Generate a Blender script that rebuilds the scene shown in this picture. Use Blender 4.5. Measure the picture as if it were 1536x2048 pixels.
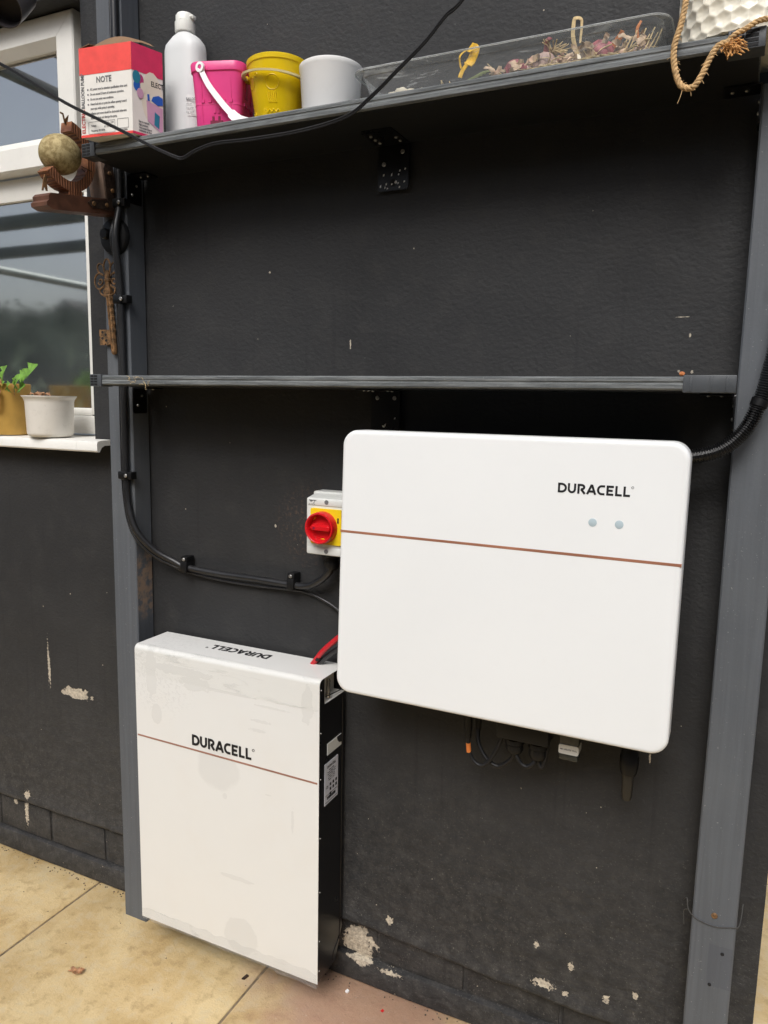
import bpy, bmesh, math, random
from mathutils import Vector, Matrix, noise as mnoise

random.seed(7)
for o in list(bpy.data.objects):
    bpy.data.objects.remove(o)
SC = bpy.context.scene
COL = SC.collection
rad = math.radians

# ------------------------------------------------------------------ camera
def camera():
    yaw, pitch, roll = rad(25.12), rad(-8.21), rad(1.116)
    f = Vector((-math.sin(yaw) * math.cos(pitch), math.cos(yaw) * math.cos(pitch), math.sin(pitch)))
    r = f.cross(Vector((0, 0, 1))).normalized()
    u = r.cross(f)
    c, s = math.cos(roll), math.sin(roll)
    r2, u2 = c * r + s * u, -s * r + c * u
    cam = bpy.data.cameras.new('camera')
    cam.sensor_fit = 'VERTICAL'
    cam.sensor_height = 36.0
    cam.lens = 36.0 * 1500 / 2048
    cam.clip_start = 0.05
    cam.clip_end = 500
    ob = bpy.data.objects.new('camera', cam)
    m = Matrix.Identity(4)
    for i in range(3):
        m[i][0], m[i][1], m[i][2] = r2[i], u2[i], -f[i]
    m[0][3], m[1][3], m[2][3] = 0.0, -1.575, 1.5
    ob.matrix_world = m
    COL.objects.link(ob)
    SC.camera = ob
camera()

# ------------------------------------------------------------------ sky, sun, exposure
SUN_EL, SUN_AZ = 48.0, -8.0          # degrees; azimuth measured from -Y (behind the camera) towards -X (left)
world = bpy.data.worlds.new('World')
SC.world = world
world.use_nodes = True
wn = world.node_tree
wn.nodes.clear()
sky = wn.nodes.new('ShaderNodeTexSky')
sky.sky_type = 'NISHITA'
sky.sun_disc = False
sky.sun_elevation = rad(SUN_EL)
sky.sun_rotation = rad(180 + SUN_AZ)
sky.air_density = 1.0
sky.dust_density = 4.0
hs = wn.nodes.new('ShaderNodeHueSaturation')
hs.inputs['Saturation'].default_value = 0.68      # overcast: the sky is nearly white
bg = wn.nodes.new('ShaderNodeBackground')
bg.inputs['Strength'].default_value = 0.075
wo = wn.nodes.new('ShaderNodeOutputWorld')
wn.links.new(sky.outputs[0], hs.inputs['Color'])
wn.links.new(hs.outputs[0], bg.inputs['Color'])
wn.links.new(bg.outputs[0], wo.inputs['Surface'])

sl = bpy.data.lights.new('sun', 'SUN')
sl.energy = 1.5
sl.angle = rad(32)
sl.color = (1.0, 1.0, 0.995)
so = bpy.data.objects.new('sun', sl)
COL.objects.link(so)
sd = Vector((-math.sin(rad(SUN_AZ)) * math.cos(rad(SUN_EL)), -math.cos(rad(SUN_AZ)) * math.cos(rad(SUN_EL)), math.sin(rad(SUN_EL))))
so.rotation_euler = sd.to_track_quat('Z', 'Y').to_euler()
so.location = sd * 20

SC.view_settings.view_transform = 'Standard'
SC.view_settings.look = 'None'
SC.view_settings.gamma = 1.0
SC.view_settings.use_curve_mapping = False
SC.view_settings.exposure = 0.78
SC.render.engine = 'CYCLES'
SC.cycles.use_adaptive_sampling = True
SC.cycles.adaptive_threshold = 0.03
SC.cycles.max_bounces = 7
SC.cycles.diffuse_bounces = 3
SC.cycles.glossy_bounces = 3
SC.cycles.transparent_max_bounces = 12
SC.render.resolution_x, SC.render.resolution_y = 768, 1024

# ------------------------------------------------------------------ node helpers
def nd(nt, typ, ins=None, **props):
    n = nt.nodes.new('ShaderNode' + typ)
    for k, v in props.items():
        setattr(n, k, v)
    for k, v in (ins or {}).items():
        s = n.inputs[k]
        if isinstance(v, bpy.types.NodeSocket):
            nt.links.new(v, s)
        else:
            s.default_value = v
    return n

def c4(c):
    return (c[0], c[1], c[2], 1.0)

def mixc(nt, fac, a, b, blend='MIX'):
    n = nt.nodes.new('ShaderNodeMix')
    n.data_type = 'RGBA'
    n.blend_type = blend
    n.clamp_factor = True
    for s, v in ((n.inputs[0], fac), (n.inputs[6], a), (n.inputs[7], b)):
        if isinstance(v, bpy.types.NodeSocket):
            nt.links.new(v, s)
        elif isinstance(v, (tuple, list)):
            s.default_value = c4(v)
        else:
            s.default_value = v
    return n.outputs[2]

def mth(nt, op, a, b=0.0, c=0.0):
    n = nt.nodes.new('ShaderNodeMath')
    n.operation = op
    for s, v in zip(n.inputs, (a, b, c)):
        if isinstance(v, bpy.types.NodeSocket):
            nt.links.new(v, s)
        else:
            s.default_value = v
    return n.outputs[0]

def ramp(nt, fac, lo, hi, smooth=True):
    n = nt.nodes.new('ShaderNodeMapRange')
    n.interpolation_type = 'SMOOTHSTEP' if smooth else 'LINEAR'
    nt.links.new(fac, n.inputs[0])
    n.inputs[1].default_value = lo
    n.inputs[2].default_value = hi
    return n.outputs[0]

def pos(nt, scale=(1, 1, 1), off=(0, 0, 0), obj=False):
    if obj:
        s = nd(nt, 'TexCoord').outputs['Object']
    else:
        s = nd(nt, 'NewGeometry').outputs['Position']
    m = nd(nt, 'Mapping', {'Vector': s, 'Scale': scale, 'Location': off})
    return m.outputs[0]

def nz(nt, vec, scale, detail=3.0, rough=0.55, dist=0.0):
    return nd(nt, 'TexNoise', {'Vector': vec, 'Scale': scale, 'Detail': detail, 'Roughness': rough, 'Distortion': dist}).outputs[0]

def newmat(name):
    m = bpy.data.materials.new(name)
    m.use_nodes = True
    nt = m.node_tree
    b = nt.nodes['Principled BSDF']
    return m, nt, b

def setc(nt, b, col=None, rough=None, nrm=None, spec=None, metal=None):
    for key, v in (('Base Color', col), ('Roughness', rough), ('Normal', nrm), ('Specular IOR Level', spec), ('Metallic', metal)):
        if v is None:
            continue
        if isinstance(v, bpy.types.NodeSocket):
            nt.links.new(v, b.inputs[key])
        elif key == 'Base Color':
            b.inputs[key].default_value = c4(v)
        else:
            b.inputs[key].default_value = v

def bump(nt, h, strength, dist=0.002, nrm=None):
    n = nd(nt, 'Bump', {'Height': h, 'Strength': strength, 'Distance': dist})
    if nrm is not None:
        nt.links.new(nrm, n.inputs['Normal'])
    return n.outputs[0]

def pm(name, col, rough=0.5, metal=0.0, var=0.12, vscale=9.0, bmp=0.15, bscale=60.0, bdist=0.001, spec=0.5, dirt=0.0, dirtcol=(0.12, 0.10, 0.08), dscale=25.0):
    m, nt, b = newmat(name)
    p = pos(nt)
    n1 = nz(nt, p, vscale, 4)
    a = tuple(max(0, x * (1 - var)) for x in col)
    c = tuple(min(1, x * (1 + var)) for x in col)
    colr = mixc(nt, ramp(nt, n1, 0.3, 0.7), a, c)
    if dirt > 0:
        n2 = nz(nt, p, dscale, 6, 0.7)
        colr = mixc(nt, mth(nt, 'MULTIPLY', ramp(nt, n2, 0.52, 0.72), dirt), colr, dirtcol)
    n3 = nz(nt, p, bscale, 4)
    r = mth(nt, 'MULTIPLY_ADD', n1, 0.18, rough - 0.09)
    setc(nt, b, colr, r, bump(nt, n3, bmp, bdist), spec, metal)
    return m

def flat(name, col, rough=0.6, spec=0.3):
    m, nt, b = newmat(name)
    p = pos(nt)
    n = nz(nt, p, 300.0, 2)
    setc(nt, b, mixc(nt, n, tuple(x * 0.9 for x in col), col), rough, None, spec)
    return m

# ------------------------------------------------------------------ mesh helpers
WORLD = {}

def link(name, me, parent=None, loc=(0, 0, 0)):
    ob = bpy.data.objects.new(name, me)
    COL.objects.link(ob)
    loc = Vector(loc)
    WORLD[ob.name] = loc
    if parent is not None:
        ob.parent = parent
        ob.location = loc - WORLD[parent.name]
    else:
        ob.location = loc
    return ob

def tag(ob, label=None, cat=None, group=None, kind=None):
    for k, v in (('label', label), ('category', cat), ('group', group), ('kind', kind)):
        if v:
            ob[k] = v
    return ob

def thing(name, label, cat, loc=(0, 0, 0), group=None):
    return tag(link(name, None, None, loc), label, cat, group)

def finish(name, bm, mat, smooth=40):
    bmesh.ops.recalc_face_normals(bm, faces=bm.faces)
    me = bpy.data.meshes.new(name)
    bm.to_mesh(me)
    bm.free()
    if smooth:
        for p in me.polygons:
            p.use_smooth = True
        me.set_sharp_from_angle(angle=rad(smooth))
    if mat is not None:
        me.materials.append(mat)
    return me

def obj(name, bm, mat, parent=None, smooth=40, origin=None):
    """bm is in world coordinates; the object's origin is put at the middle of its base."""
    if origin is None:
        xs = [v.co for v in bm.verts]
        mn = Vector((min(v.x for v in xs), min(v.y for v in xs), min(v.z for v in xs)))
        mx = Vector((max(v.x for v in xs), max(v.y for v in xs), max(v.z for v in xs)))
        origin = Vector(((mn.x + mx.x) / 2, (mn.y + mx.y) / 2, mn.z))
    origin = Vector(origin)
    bmesh.ops.translate(bm, verts=bm.verts, vec=-origin)
    ob = link(name, finish(name, bm, mat, smooth), parent, origin)
    if name in STUFF and name != 'lettering':
        ob['kind'] = 'stuff'
    return ob

STUFF = {'grille_slots', 'castle_relief', 'moulded_relief', 'label_print', 'print', 'print_frames', 'bit_holes', 'roots', 'loose_fibres', 'frayed_end', 'maker_mark', 'dial_mark', 'lettering', 'arrow', 'axis_wire'}

def inst(name, me, loc, parent=None, rot=None, scale=None):
    ob = link(name, me, parent, loc)
    if rot:
        ob.rotation_euler = rot
    if scale:
        ob.scale = scale
    return ob

def B():
    return bmesh.new()

def box(bm, x0, x1, y0, y1, z0, z1, bev=0.0, seg=2, mtx=None):
    tb = bmesh.new()
    vs = [tb.verts.new(p) for p in ((x0, y0, z0), (x1, y0, z0), (x1, y1, z0), (x0, y1, z0), (x0, y0, z1), (x1, y0, z1), (x1, y1, z1), (x0, y1, z1))]
    for f in ((0, 3, 2, 1), (4, 5, 6, 7), (0, 1, 5, 4), (1, 2, 6, 5), (2, 3, 7, 6), (3, 0, 4, 7)):
        tb.faces.new([vs[i] for i in f])
    if bev > 0:
        bmesh.ops.bevel(tb, geom=list(tb.edges), offset=bev, segments=seg, affect='EDGES', profile=0.5)
    merge(bm, tb, mtx)
    return bm

def merge(bm, tb, mtx=None):
    if mtx is not None:
        bmesh.ops.transform(tb, matrix=mtx, verts=tb.verts)
    vm = {}
    for v in tb.verts:
        vm[v] = bm.verts.new(v.co)
    for f in tb.faces:
        try:
            bm.faces.new([vm[v] for v in f.verts])
        except ValueError:
            pass
    tb.free()

def smoothpath(pts, n=8):
    P = [Vector(p) for p in pts]
    if len(P) < 3:
        return P
    out = []
    for i in range(len(P) - 1):
        p0 = P[i - 1] if i > 0 else 2 * P[0] - P[1]
        p1, p2 = P[i], P[i + 1]
        p3 = P[i + 2] if i + 2 < len(P) else 2 * P[-1] - P[-2]
        for k in range(n):
            t = k / n
            out.append(0.5 * ((2 * p1) + (-p0 + p2) * t + (2 * p0 - 5 * p1 + 4 * p2 - p3) * t * t + (-p0 + 3 * p1 - 3 * p2 + p3) * t ** 3))
    out.append(P[-1])
    return out

def frames(path):
    t = []
    for i in range(len(path)):
        a = path[max(0, i - 1)]
        b = path[min(len(path) - 1, i + 1)]
        d = (b - a)
        t.append(d.normalized() if d.length > 1e-9 else Vector((0, 0, 1)))
    n = t[0].orthogonal().normalized()
    fr = []
    for i, tt in enumerate(t):
        n = (n - tt * n.dot(tt))
        n = n.normalized() if n.length > 1e-6 else tt.orthogonal().normalized()
        fr.append((tt, n, tt.cross(n)))
    return fr

def tube(bm, path, r, seg=10, rfun=None, squash=None):
    fr = frames(path)
    rings = []
    for i, p in enumerate(path):
        rr = rfun(i / max(1, len(path) - 1)) if rfun else r
        _, n, b = fr[i]
        ring = []
        for k in range(seg):
            a = 2 * math.pi * k / seg
            ring.append(bm.verts.new(p + n * (math.cos(a) * rr) + b * (math.sin(a) * rr * (squash or 1))))
        rings.append(ring)
    for i in range(len(rings) - 1):
        for k in range(seg):
            bm.faces.new((rings[i][k], rings[i][(k + 1) % seg], rings[i + 1][(k + 1) % seg], rings[i + 1][k]))
    bm.faces.new(rings[0][::-1])
    bm.faces.new(rings[-1])
    return bm

def strip(bm, path, widths, normal, thick):
    """a flat strap following path; normal: thickness direction (vector or function of i)"""
    fr = frames(path)
    rows = []
    for i, p in enumerate(path):
        t = fr[i][0]
        nn = Vector(normal(i) if callable(normal) else normal)
        nn = (nn - t * nn.dot(t)).normalized()
        s = t.cross(nn)
        w = widths(i / (len(path) - 1)) if callable(widths) else widths
        rows.append([bm.verts.new(p + s * (w / 2) + nn * (thick / 2)), bm.verts.new(p - s * (w / 2) + nn * (thick / 2)),
                     bm.verts.new(p - s * (w / 2) - nn * (thick / 2)), bm.verts.new(p + s * (w / 2) - nn * (thick / 2))])
    for i in range(len(rows) - 1):
        for k in range(4):
            bm.faces.new((rows[i][k], rows[i][(k + 1) % 4], rows[i + 1][(k + 1) % 4], rows[i + 1][k]))
    bm.faces.new(rows[0][::-1])
    bm.faces.new(rows[-1])

def lathe(bm, prof, c=(0, 0, 0), seg=32, axis='Z', shape=None, close=False):
    """prof: list of (r, h). axis: Z up, Y = pointing to -Y (towards the camera), X = +X"""
    c = Vector(c)
    rings = []
    for r, h in prof:
        ring = []
        for k in range(seg):
            a = 2 * math.pi * k / seg
            ca, sa = math.cos(a), math.sin(a)
            rr = r * (shape(a) if shape else 1)
            if axis == 'Z':
                p = Vector((rr * ca, rr * sa, h))
            elif axis == 'Y':
                p = Vector((rr * ca, -h, rr * sa))
            else:
                p = Vector((h, rr * ca, rr * sa))
            ring.append(bm.verts.new(c + p))
        rings.append(ring)
    for i in range(len(rings) - 1):
        for k in range(seg):
            bm.faces.new((rings[i][k], rings[i][(k + 1) % seg], rings[i + 1][(k + 1) % seg], rings[i + 1][k]))
    if close:
        for k in range(seg):
            bm.faces.new((rings[-1][k], rings[-1][(k + 1) % seg], rings[0][(k + 1) % seg], rings[0][k]))
    else:
        if prof[0][0] > 1e-6:
            bm.faces.new(rings[0][::-1])
        if prof[-1][0] > 1e-6:
            bm.faces.new(rings[-1])
    bmesh.ops.remove_doubles(bm, verts=[v for r in rings for v in r if v.is_valid], dist=1e-7)

def sphere(bm, c, r, sc=(1, 1, 1), seg=16, rings=10, jit=0.0, mtx=None):
    tb = bmesh.new()
    bmesh.ops.create_uvsphere(tb, u_segments=seg, v_segments=rings, radius=1)
    for v in tb.verts:
        k = 1 + jit * mnoise.noise(v.co * 1.7 + Vector(c) * 31)
        v.co = Vector((v.co.x * sc[0] * r * k, v.co.y * sc[1] * r * k, v.co.z * sc[2] * r * k))
    merge(bm, tb, Matrix.Translation(Vector(c)) @ (mtx or Matrix.Identity(4)))

def prism(bm, poly, y0, y1, plane='XZ', mtx=None):
    """extrude polygon: XZ plane along Y, or YZ plane along X, or XY plane along Z"""
    tb = bmesh.new()
    def P(a, b, d):
        return (a, d, b) if plane == 'XZ' else ((d, a, b) if plane == 'YZ' else (a, b, d))
    A = [tb.verts.new(P(a, b, y0)) for a, b in poly]
    C = [tb.verts.new(P(a, b, y1)) for a, b in poly]
    n = len(poly)
    tb.faces.new(A)
    tb.faces.new(C[::-1])
    for i in range(n):
        tb.faces.new((A[i], C[i], C[(i + 1) % n], A[(i + 1) % n]))
    merge(bm, tb, mtx)

def rrect(x0, x1, z0, z1, r, n=6):
    out = []
    for cx, cz, a0 in ((x1 - r, z1 - r, 0), (x0 + r, z1 - r, 90), (x0 + r, z0 + r, 180), (x1 - r, z0 + r, 270)):
        for k in range(n + 1):
            a = rad(a0 + 90 * k / n)
            out.append((cx + r * math.cos(a), cz + r * math.sin(a)))
    return out

def loft(bm, sections, capa=True, capb=True):
    rings = [[bm.verts.new(p) for p in s] for s in sections]
    n = len(rings[0])
    for i in range(len(rings) - 1):
        for k in range(n):
            bm.faces.new((rings[i][k], rings[i][(k + 1) % n], rings[i + 1][(k + 1) % n], rings[i + 1][k]))
    if capa:
        bm.faces.new(rings[0][::-1])
    if capb:
        bm.faces.new(rings[-1])

def strokes(bm, polys, wt, mtx, th):
    """mitred strokes drawn in the xy plane, given a small thickness along +z; each stroke lies a hair above the last"""
    for si, pl in enumerate(polys):
        P = [Vector((a, b)) for a, b in pl]
        L, Rr = [], []
        for i, p in enumerate(P):
            d0 = (P[i] - P[i - 1]).normalized() if i > 0 else None
            d1 = (P[i + 1] - P[i]).normalized() if i < len(P) - 1 else None
            if d0 is None:
                d0 = d1
            if d1 is None:
                d1 = d0
            n0, n1 = Vector((-d0.y, d0.x)), Vector((-d1.y, d1.x))
            m = (n0 + n1)
            m = m.normalized()
            k = (wt / 2) / max(0.35, m.dot(n0))
            L.append(p + m * k)
            Rr.append(p - m * k)
        t = th * (1 + 0.25 * si)
        tb = bmesh.new()
        rows = [[tb.verts.new((l.x, l.y, 0)), tb.verts.new((r.x, r.y, 0)), tb.verts.new((r.x, r.y, t)), tb.verts.new((l.x, l.y, t))] for l, r in zip(L, Rr)]
        for i in range(len(rows) - 1):
            for k in range(4):
                tb.faces.new((rows[i][k], rows[i][(k + 1) % 4], rows[i + 1][(k + 1) % 4], rows[i + 1][k]))
        tb.faces.new(rows[0][::-1])
        tb.faces.new(rows[-1])
        merge(bm, tb, mtx)

def arc(cx, cy, rx, ry, a0, a1, n=10):
    return [(cx + rx * math.cos(rad(a0 + (a1 - a0) * k / n)), cy + ry * math.sin(rad(a0 + (a1 - a0) * k / n))) for k in range(n + 1)]

WT = 0.215
def glyphs():
    h = WT / 2
    g = {}
    g['D'] = (1.0, [[(h, 0.0), (h, 1.0)], [(h, 1 - h), (.38, 1 - h)] + arc(.38, .5, .5, .5 - h, 80, -80, 12) + [(.38, h), (h, h)]])
    g['U'] = (0.98, [[(h, 1), (h, .6)] + arc(.45, .42, .45 - h, .42 - h, 180, 360, 14) + [(.9 - h, .6), (.9 - h, 1)]])
    g['R'] = (0.93, [[(h, 0), (h, 1)], [(h, 1 - h), (.42, 1 - h)] + arc(.42, .68, .3, .32 - h, 80, -80, 8) + [(.36, .46)], [(.38, .47), (.82, 0.02)]])
    g['A'] = (1.0, [[(.04, 0), (.46, 1 - h), (.55, 1 - h), (.93, 0)], [(.24, .3), (.76, .3)]])
    g['C'] = (0.92, [[(.84, 1 - h), (.55, 1 - h)] + arc(.5, .5, .5 - h, .5 - h, 95, 265, 12) + [(.55, h), (.82, h)]])
    g['E'] = (0.84, [[(.76, 1 - h), (h, 1 - h), (h, h), (.74, h)], [(h, .5), (.66, .5)]])
    g['L'] = (0.76, [[(h, 1), (h, h), (.7, h)]])
    return g
GL = glyphs()

def wordmark(bm, mtx, cap, width, th=0.0004):
    x = 0.0
    word = 'DURACELL'
    total = sum(GL[c][0] for c in word) + 0.10 * 7
    kx = width / total
    for c in word:
        adv, pl = GL[c]
        polys = [[((x + a) * kx, b * cap) for a, b in p] for p in pl]
        strokes(bm, polys, WT * cap, mtx, th)
        x += adv + 0.10
    # the small registered mark
    ring = arc(width + cap * 0.16, cap * 0.93, cap * 0.11, cap * 0.11, 0, 348, 14)
    strokes(bm, [ring], cap * 0.035, mtx, th)

def text(bm, s, size, mtx, bold=0.0, sx=1.0, align='LEFT'):
    cu = bpy.data.curves.new('t', 'FONT')
    cu.body = s
    cu.size = size
    cu.align_x = align
    cu.offset = bold
    cu.extrude = 0.00015
    cu.resolution_u = 2
    ob = bpy.data.objects.new('t', cu)
    COL.objects.link(ob)
    dg = bpy.context.evaluated_depsgraph_get()
    me = bpy.data.meshes.new_from_object(ob.evaluated_get(dg))
    tb = bmesh.new()
    tb.from_mesh(me)
    bpy.data.objects.remove(ob)
    bpy.data.curves.remove(cu)
    bpy.data.meshes.remove(me)
    bmesh.ops.scale(tb, vec=(sx, 1, 1), verts=tb.verts)
    merge(bm, tb, mtx)

def facing(origin, right, up):
    """matrix putting local x along right, y along up, z out of the surface"""
    r = Vector(right).normalized()
    u = Vector(up).normalized()
    n = r.cross(u)
    m = Matrix.Identity(4)
    for i in range(3):
        m[i][0], m[i][1], m[i][2], m[i][3] = r[i], u[i], n[i], origin[i]
    return m

def rotz(a, c):
    return Matrix.Translation(c) @ Matrix.Rotation(a, 4, 'Z') @ Matrix.Translation(-Vector(c))

# ------------------------------------------------------------------ materials
BN = {}
def blob(nt, p, c, rx, rz, nscale=30.0, amount=0.6, edge=0.06):
    """mask of one ragged patch of lost paint centred at c (x, z) on the wall"""
    if BN.get('nt') is not nt:
        BN.clear()
        BN['nt'] = nt
    if 'sx' not in BN:
        BN['sx'] = nd(nt, 'SeparateXYZ', {0: p})
    sx = BN['sx']
    dx = mth(nt, 'DIVIDE', mth(nt, 'SUBTRACT', sx.outputs[0], c[0]), rx)
    dz = mth(nt, 'DIVIDE', mth(nt, 'SUBTRACT', sx.outputs[2], c[1]), rz)
    d = mth(nt, 'SQRT', mth(nt, 'ADD', mth(nt, 'MULTIPLY', dx, dx), mth(nt, 'MULTIPLY', dz, dz)))
    sc = 14 if nscale < 20 else (45 if nscale < 40 else 150)
    if sc not in BN:
        BN[sc] = nz(nt, p, sc, 4, 0.65)
    n = BN[sc]
    d2 = mth(nt, 'MULTIPLY_ADD', mth(nt, 'SUBTRACT', n, 0.5), amount * 3, d)
    return mth(nt, 'SUBTRACT', 1.0, ramp(nt, d2, 1 - edge, 1 + edge))

def mat_wall(name='charcoal_render', plinth=False):
    m, nt, b = newmat(name)
    p = pos(nt)
    sx = nd(nt, 'SeparateXYZ', {0: p})
    big = nz(nt, p, 1.6, 4)
    mid = nz(nt, p, 14, 4, 0.6)
    fine = nz(nt, p, 120, 3, 0.65)
    base = mixc(nt, ramp(nt, big, 0.3, 0.7), (0.0215, 0.0217, 0.0225), (0.0315, 0.0316, 0.0320))
    base = mixc(nt, mth(nt, 'MULTIPLY', ramp(nt, mid, 0.45, 0.75), 0.35), base, (0.047, 0.045, 0.043))
    # dusty splash-back near the paving
    low = mth(nt, 'SUBTRACT', 1.0, ramp(nt, sx.outputs[2], 0.12, 0.85))
    dn = nz(nt, p, 34, 5, 0.8)
    gn = nz(nt, p, 210, 2, 0.7)
    dust = mth(nt, 'MULTIPLY', low, ramp(nt, dn, 0.38, 0.72))
    base = mixc(nt, mth(nt, 'MULTIPLY', dust, 0.42), base, (0.100, 0.093, 0.086))
    grit = mth(nt, 'MULTIPLY', ramp(nt, gn, 0.60, 0.74), mth(nt, 'MULTIPLY_ADD', low, 0.62, 0.07))
    base = mixc(nt, grit, base, (0.15, 0.138, 0.126))
    # rain streaks and scuffs
    ps = pos(nt, (55, 55, 2.2))
    streak = mth(nt, 'MULTIPLY', ramp(nt, nz(nt, ps, 1.0, 3), 0.58, 0.76), 0.42)
    base = mixc(nt, streak, base, (0.016, 0.016, 0.017))
    pw = pos(nt, (7, 7, 18))
    wv = nd(nt, 'TexNoise', {'Vector': pw, 'Scale': 1.3, 'Detail': 2.0, 'Distortion': 1.5}).outputs[0]
    scr = mth(nt, 'SUBTRACT', 1.0, ramp(nt, mth(nt, 'ABSOLUTE', mth(nt, 'SUBTRACT', wv, 0.52)), 0.0, 0.004))
    scr = mth(nt, 'MULTIPLY', scr, mth(nt, 'MULTIPLY', ramp(nt, dn, 0.58, 0.68), ramp(nt, fine, 0.42, 0.62)))
    base = mixc(nt, mth(nt, 'MULTIPLY', scr, 0.6), base, (0.20, 0.19, 0.18))
    # chips of lost paint
    vo = nd(nt, 'TexVoronoi', {'Vector': p, 'Scale': 34.0, 'Randomness': 1.0})
    n5 = gn
    dd = mth(nt, 'MULTIPLY_ADD', n5, 0.22, vo.outputs['Distance'])
    cmask = mth(nt, 'SUBTRACT', 1.0, ramp(nt, dd, 0.150, 0.165))
    rnd = nd(nt, 'SeparateColor', {0: vo.outputs['Color']}).outputs[0]
    keep = ramp(nt, mth(nt, 'MULTIPLY_ADD', low, 0.16, rnd), 0.90, 0.92)
    chips = mth(nt, 'MULTIPLY', cmask, keep)
    paint = (0.56, 0.49, 0.38)
    patches = None
    spots = [((-1.757, .612), .060, .016, 34), ((-1.872, .69), .0035, .062, 60), ((-1.868, .66), .0028, .045, 60), ((-1.99, .228), .012, .013, 50),
             ((-0.70, .212), .009, .010, 50), ((-.31, .186), .022, .010, 45), ((-.258, .178), .007, .006, 50), ((-.17, .20), .006, .010, 45),
             ((-.11, .23), .006, .008, 50), ((-.035, .160), .035, .022, 30), ((-.25, .25), .006, .010, 60), ((-.33, .275), .005, .008, 60),
             ((-.115, 1.6755), .013, .0010, 60), ((-.10, 1.64), .0018, .004, 60), ((-1.055, 1.808), .0022, .0022, 60), ((-.834, 1.634), .0018, .008, 70), ((-.115, 1.573), .002, .0025, 60), ((-.092, 1.572), .002, .0025, 60),
             ((-1.04, 1.19), .0022, .004, 60), ((-.115, .78), .002, .012, 60)]
    if plinth:
        spots = [((-.792, .105), .042, .046, 26), ((-.70, .062), .03, .006, 40), ((-2.02, .155), .008, .045, 50), ((-2.07, .175), .008, .01, 50), ((-.03, .10), .06, .10, 22), ((.09, .10), .05, .08, 22)]
    for c, rx, rz, ns in spots:
        k = blob(nt, p, c, rx, rz, ns, 0.75 if ns < 40 else 1.1)
        patches = k if patches is None else mth(nt, 'MAXIMUM', patches, k)
    allp = mth(nt, 'MAXIMUM', patches, mth(nt, 'MULTIPLY', chips, 0.85))
    pc = mixc(nt, ramp(nt, fine, 0.35, 0.65), paint, (0.33, 0.29, 0.235))
    base = mixc(nt, allp, base, pc)
    # rusty wash by the isolator
    rw = mth(nt, 'MULTIPLY', blob(nt, p, (-.95, 1.20), .07, .09, 12, .5, .6), ramp(nt, fine, 0.48, 0.70))
    base = mixc(nt, mth(nt, 'MULTIPLY', rw, 0.45), base, (0.16, 0.09, 0.06))
    h = mth(nt, 'ADD', mth(nt, 'MULTIPLY', mid, 0.9), mth(nt, 'MULTIPLY', fine, 0.5))
    h = mth(nt, 'ADD', h, mth(nt, 'MULTIPLY', nz(nt, pos(nt, (1, 1, 1.4)), 85, 2, 0.5, 0.25), 0.75))
    lump = nz(nt, pos(nt, (1, 1, 1.25)), 34, 4, 0.6, 0.35)
    h = mth(nt, 'ADD', h, mth(nt, 'MULTIPLY', lump, mth(nt, 'MULTIPLY', low, 3.6)))
    trowel = mth(nt, 'MULTIPLY_ADD', ramp(nt, big, .35, .7), .35, .65)
    hb = bump(nt, mth(nt, 'MULTIPLY', h, trowel), 0.50, 0.0034)
    hb = bump(nt, mth(nt, 'SUBTRACT', 1.0, allp), 0.8, 0.004, hb)
    setc(nt, b, base, mth(nt, 'MULTIPLY_ADD', mid, 0.25, 0.50), hb, 0.3)
    return m

def mat_wood_paint(name, col, wear=True):
    m, nt, b = newmat(name)
    p = pos(nt, (70, 70, 2.5))
    g = nz(nt, p, 1.0, 5, 0.6, 0.6)
    q = pos(nt)
    big = nz(nt, q, 3.0, 4)
    colr = mixc(nt, ramp(nt, g, 0.3, 0.7), tuple(x * .90 for x in col), tuple(x * 1.08 for x in col))
    colr = mixc(nt, mth(nt, 'MULTIPLY', ramp(nt, big, 0.4, 0.75), 0.4), colr, tuple(x * 1.35 for x in (col[0] * 1.02, col[1], col[2] * .93)))
    sp = ramp(nt, nz(nt, q, 240, 2, 0.6), 0.70, 0.76)
    colr = mixc(nt, mth(nt, 'MULTIPLY', sp, 0.6), colr, (0.34, 0.34, 0.32))
    if wear:
        k = blob(nt, q, (-1.447, 1.0), .014, .085, 26, .45, .35)
        sxyz = nd(nt, 'SeparateXYZ', {0: q})
        k = mth(nt, 'MULTIPLY', k, ramp(nt, sxyz.outputs[1], -0.064, -0.058))
        colr = mixc(nt, mth(nt, 'MULTIPLY', k, ramp(nt, nz(nt, q, 60, 4), .35, .6)), colr, (0.24, 0.17, 0.12))
        kn = blob(nt, q, (.035, 1.70), .014, .018, 20, .2, .5)
        colr = mixc(nt, mth(nt, 'MULTIPLY', kn, 0.35), colr, (0.05, 0.052, 0.055))
        pt = mth(nt, 'MULTIPLY', mth(nt, 'LESS_THAN', mth(nt, 'ABSOLUTE', mth(nt, 'SUBTRACT', sxyz.outputs[0], .047)), .022), mth(nt, 'LESS_THAN', mth(nt, 'ABSOLUTE', mth(nt, 'SUBTRACT', sxyz.outputs[2], .405)), .045))
        colr = mixc(nt, mth(nt, 'MULTIPLY', pt, .35), colr, (0.062, 0.068, 0.085))
    setc(nt, b, colr, mth(nt, 'MULTIPLY_ADD', g, 0.2, 0.45), bump(nt, mth(nt, 'ADD', g, mth(nt, 'MULTIPLY', nz(nt, q, 150, 3), .35)), 0.55, 0.0014), 0.4)
    return m

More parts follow.
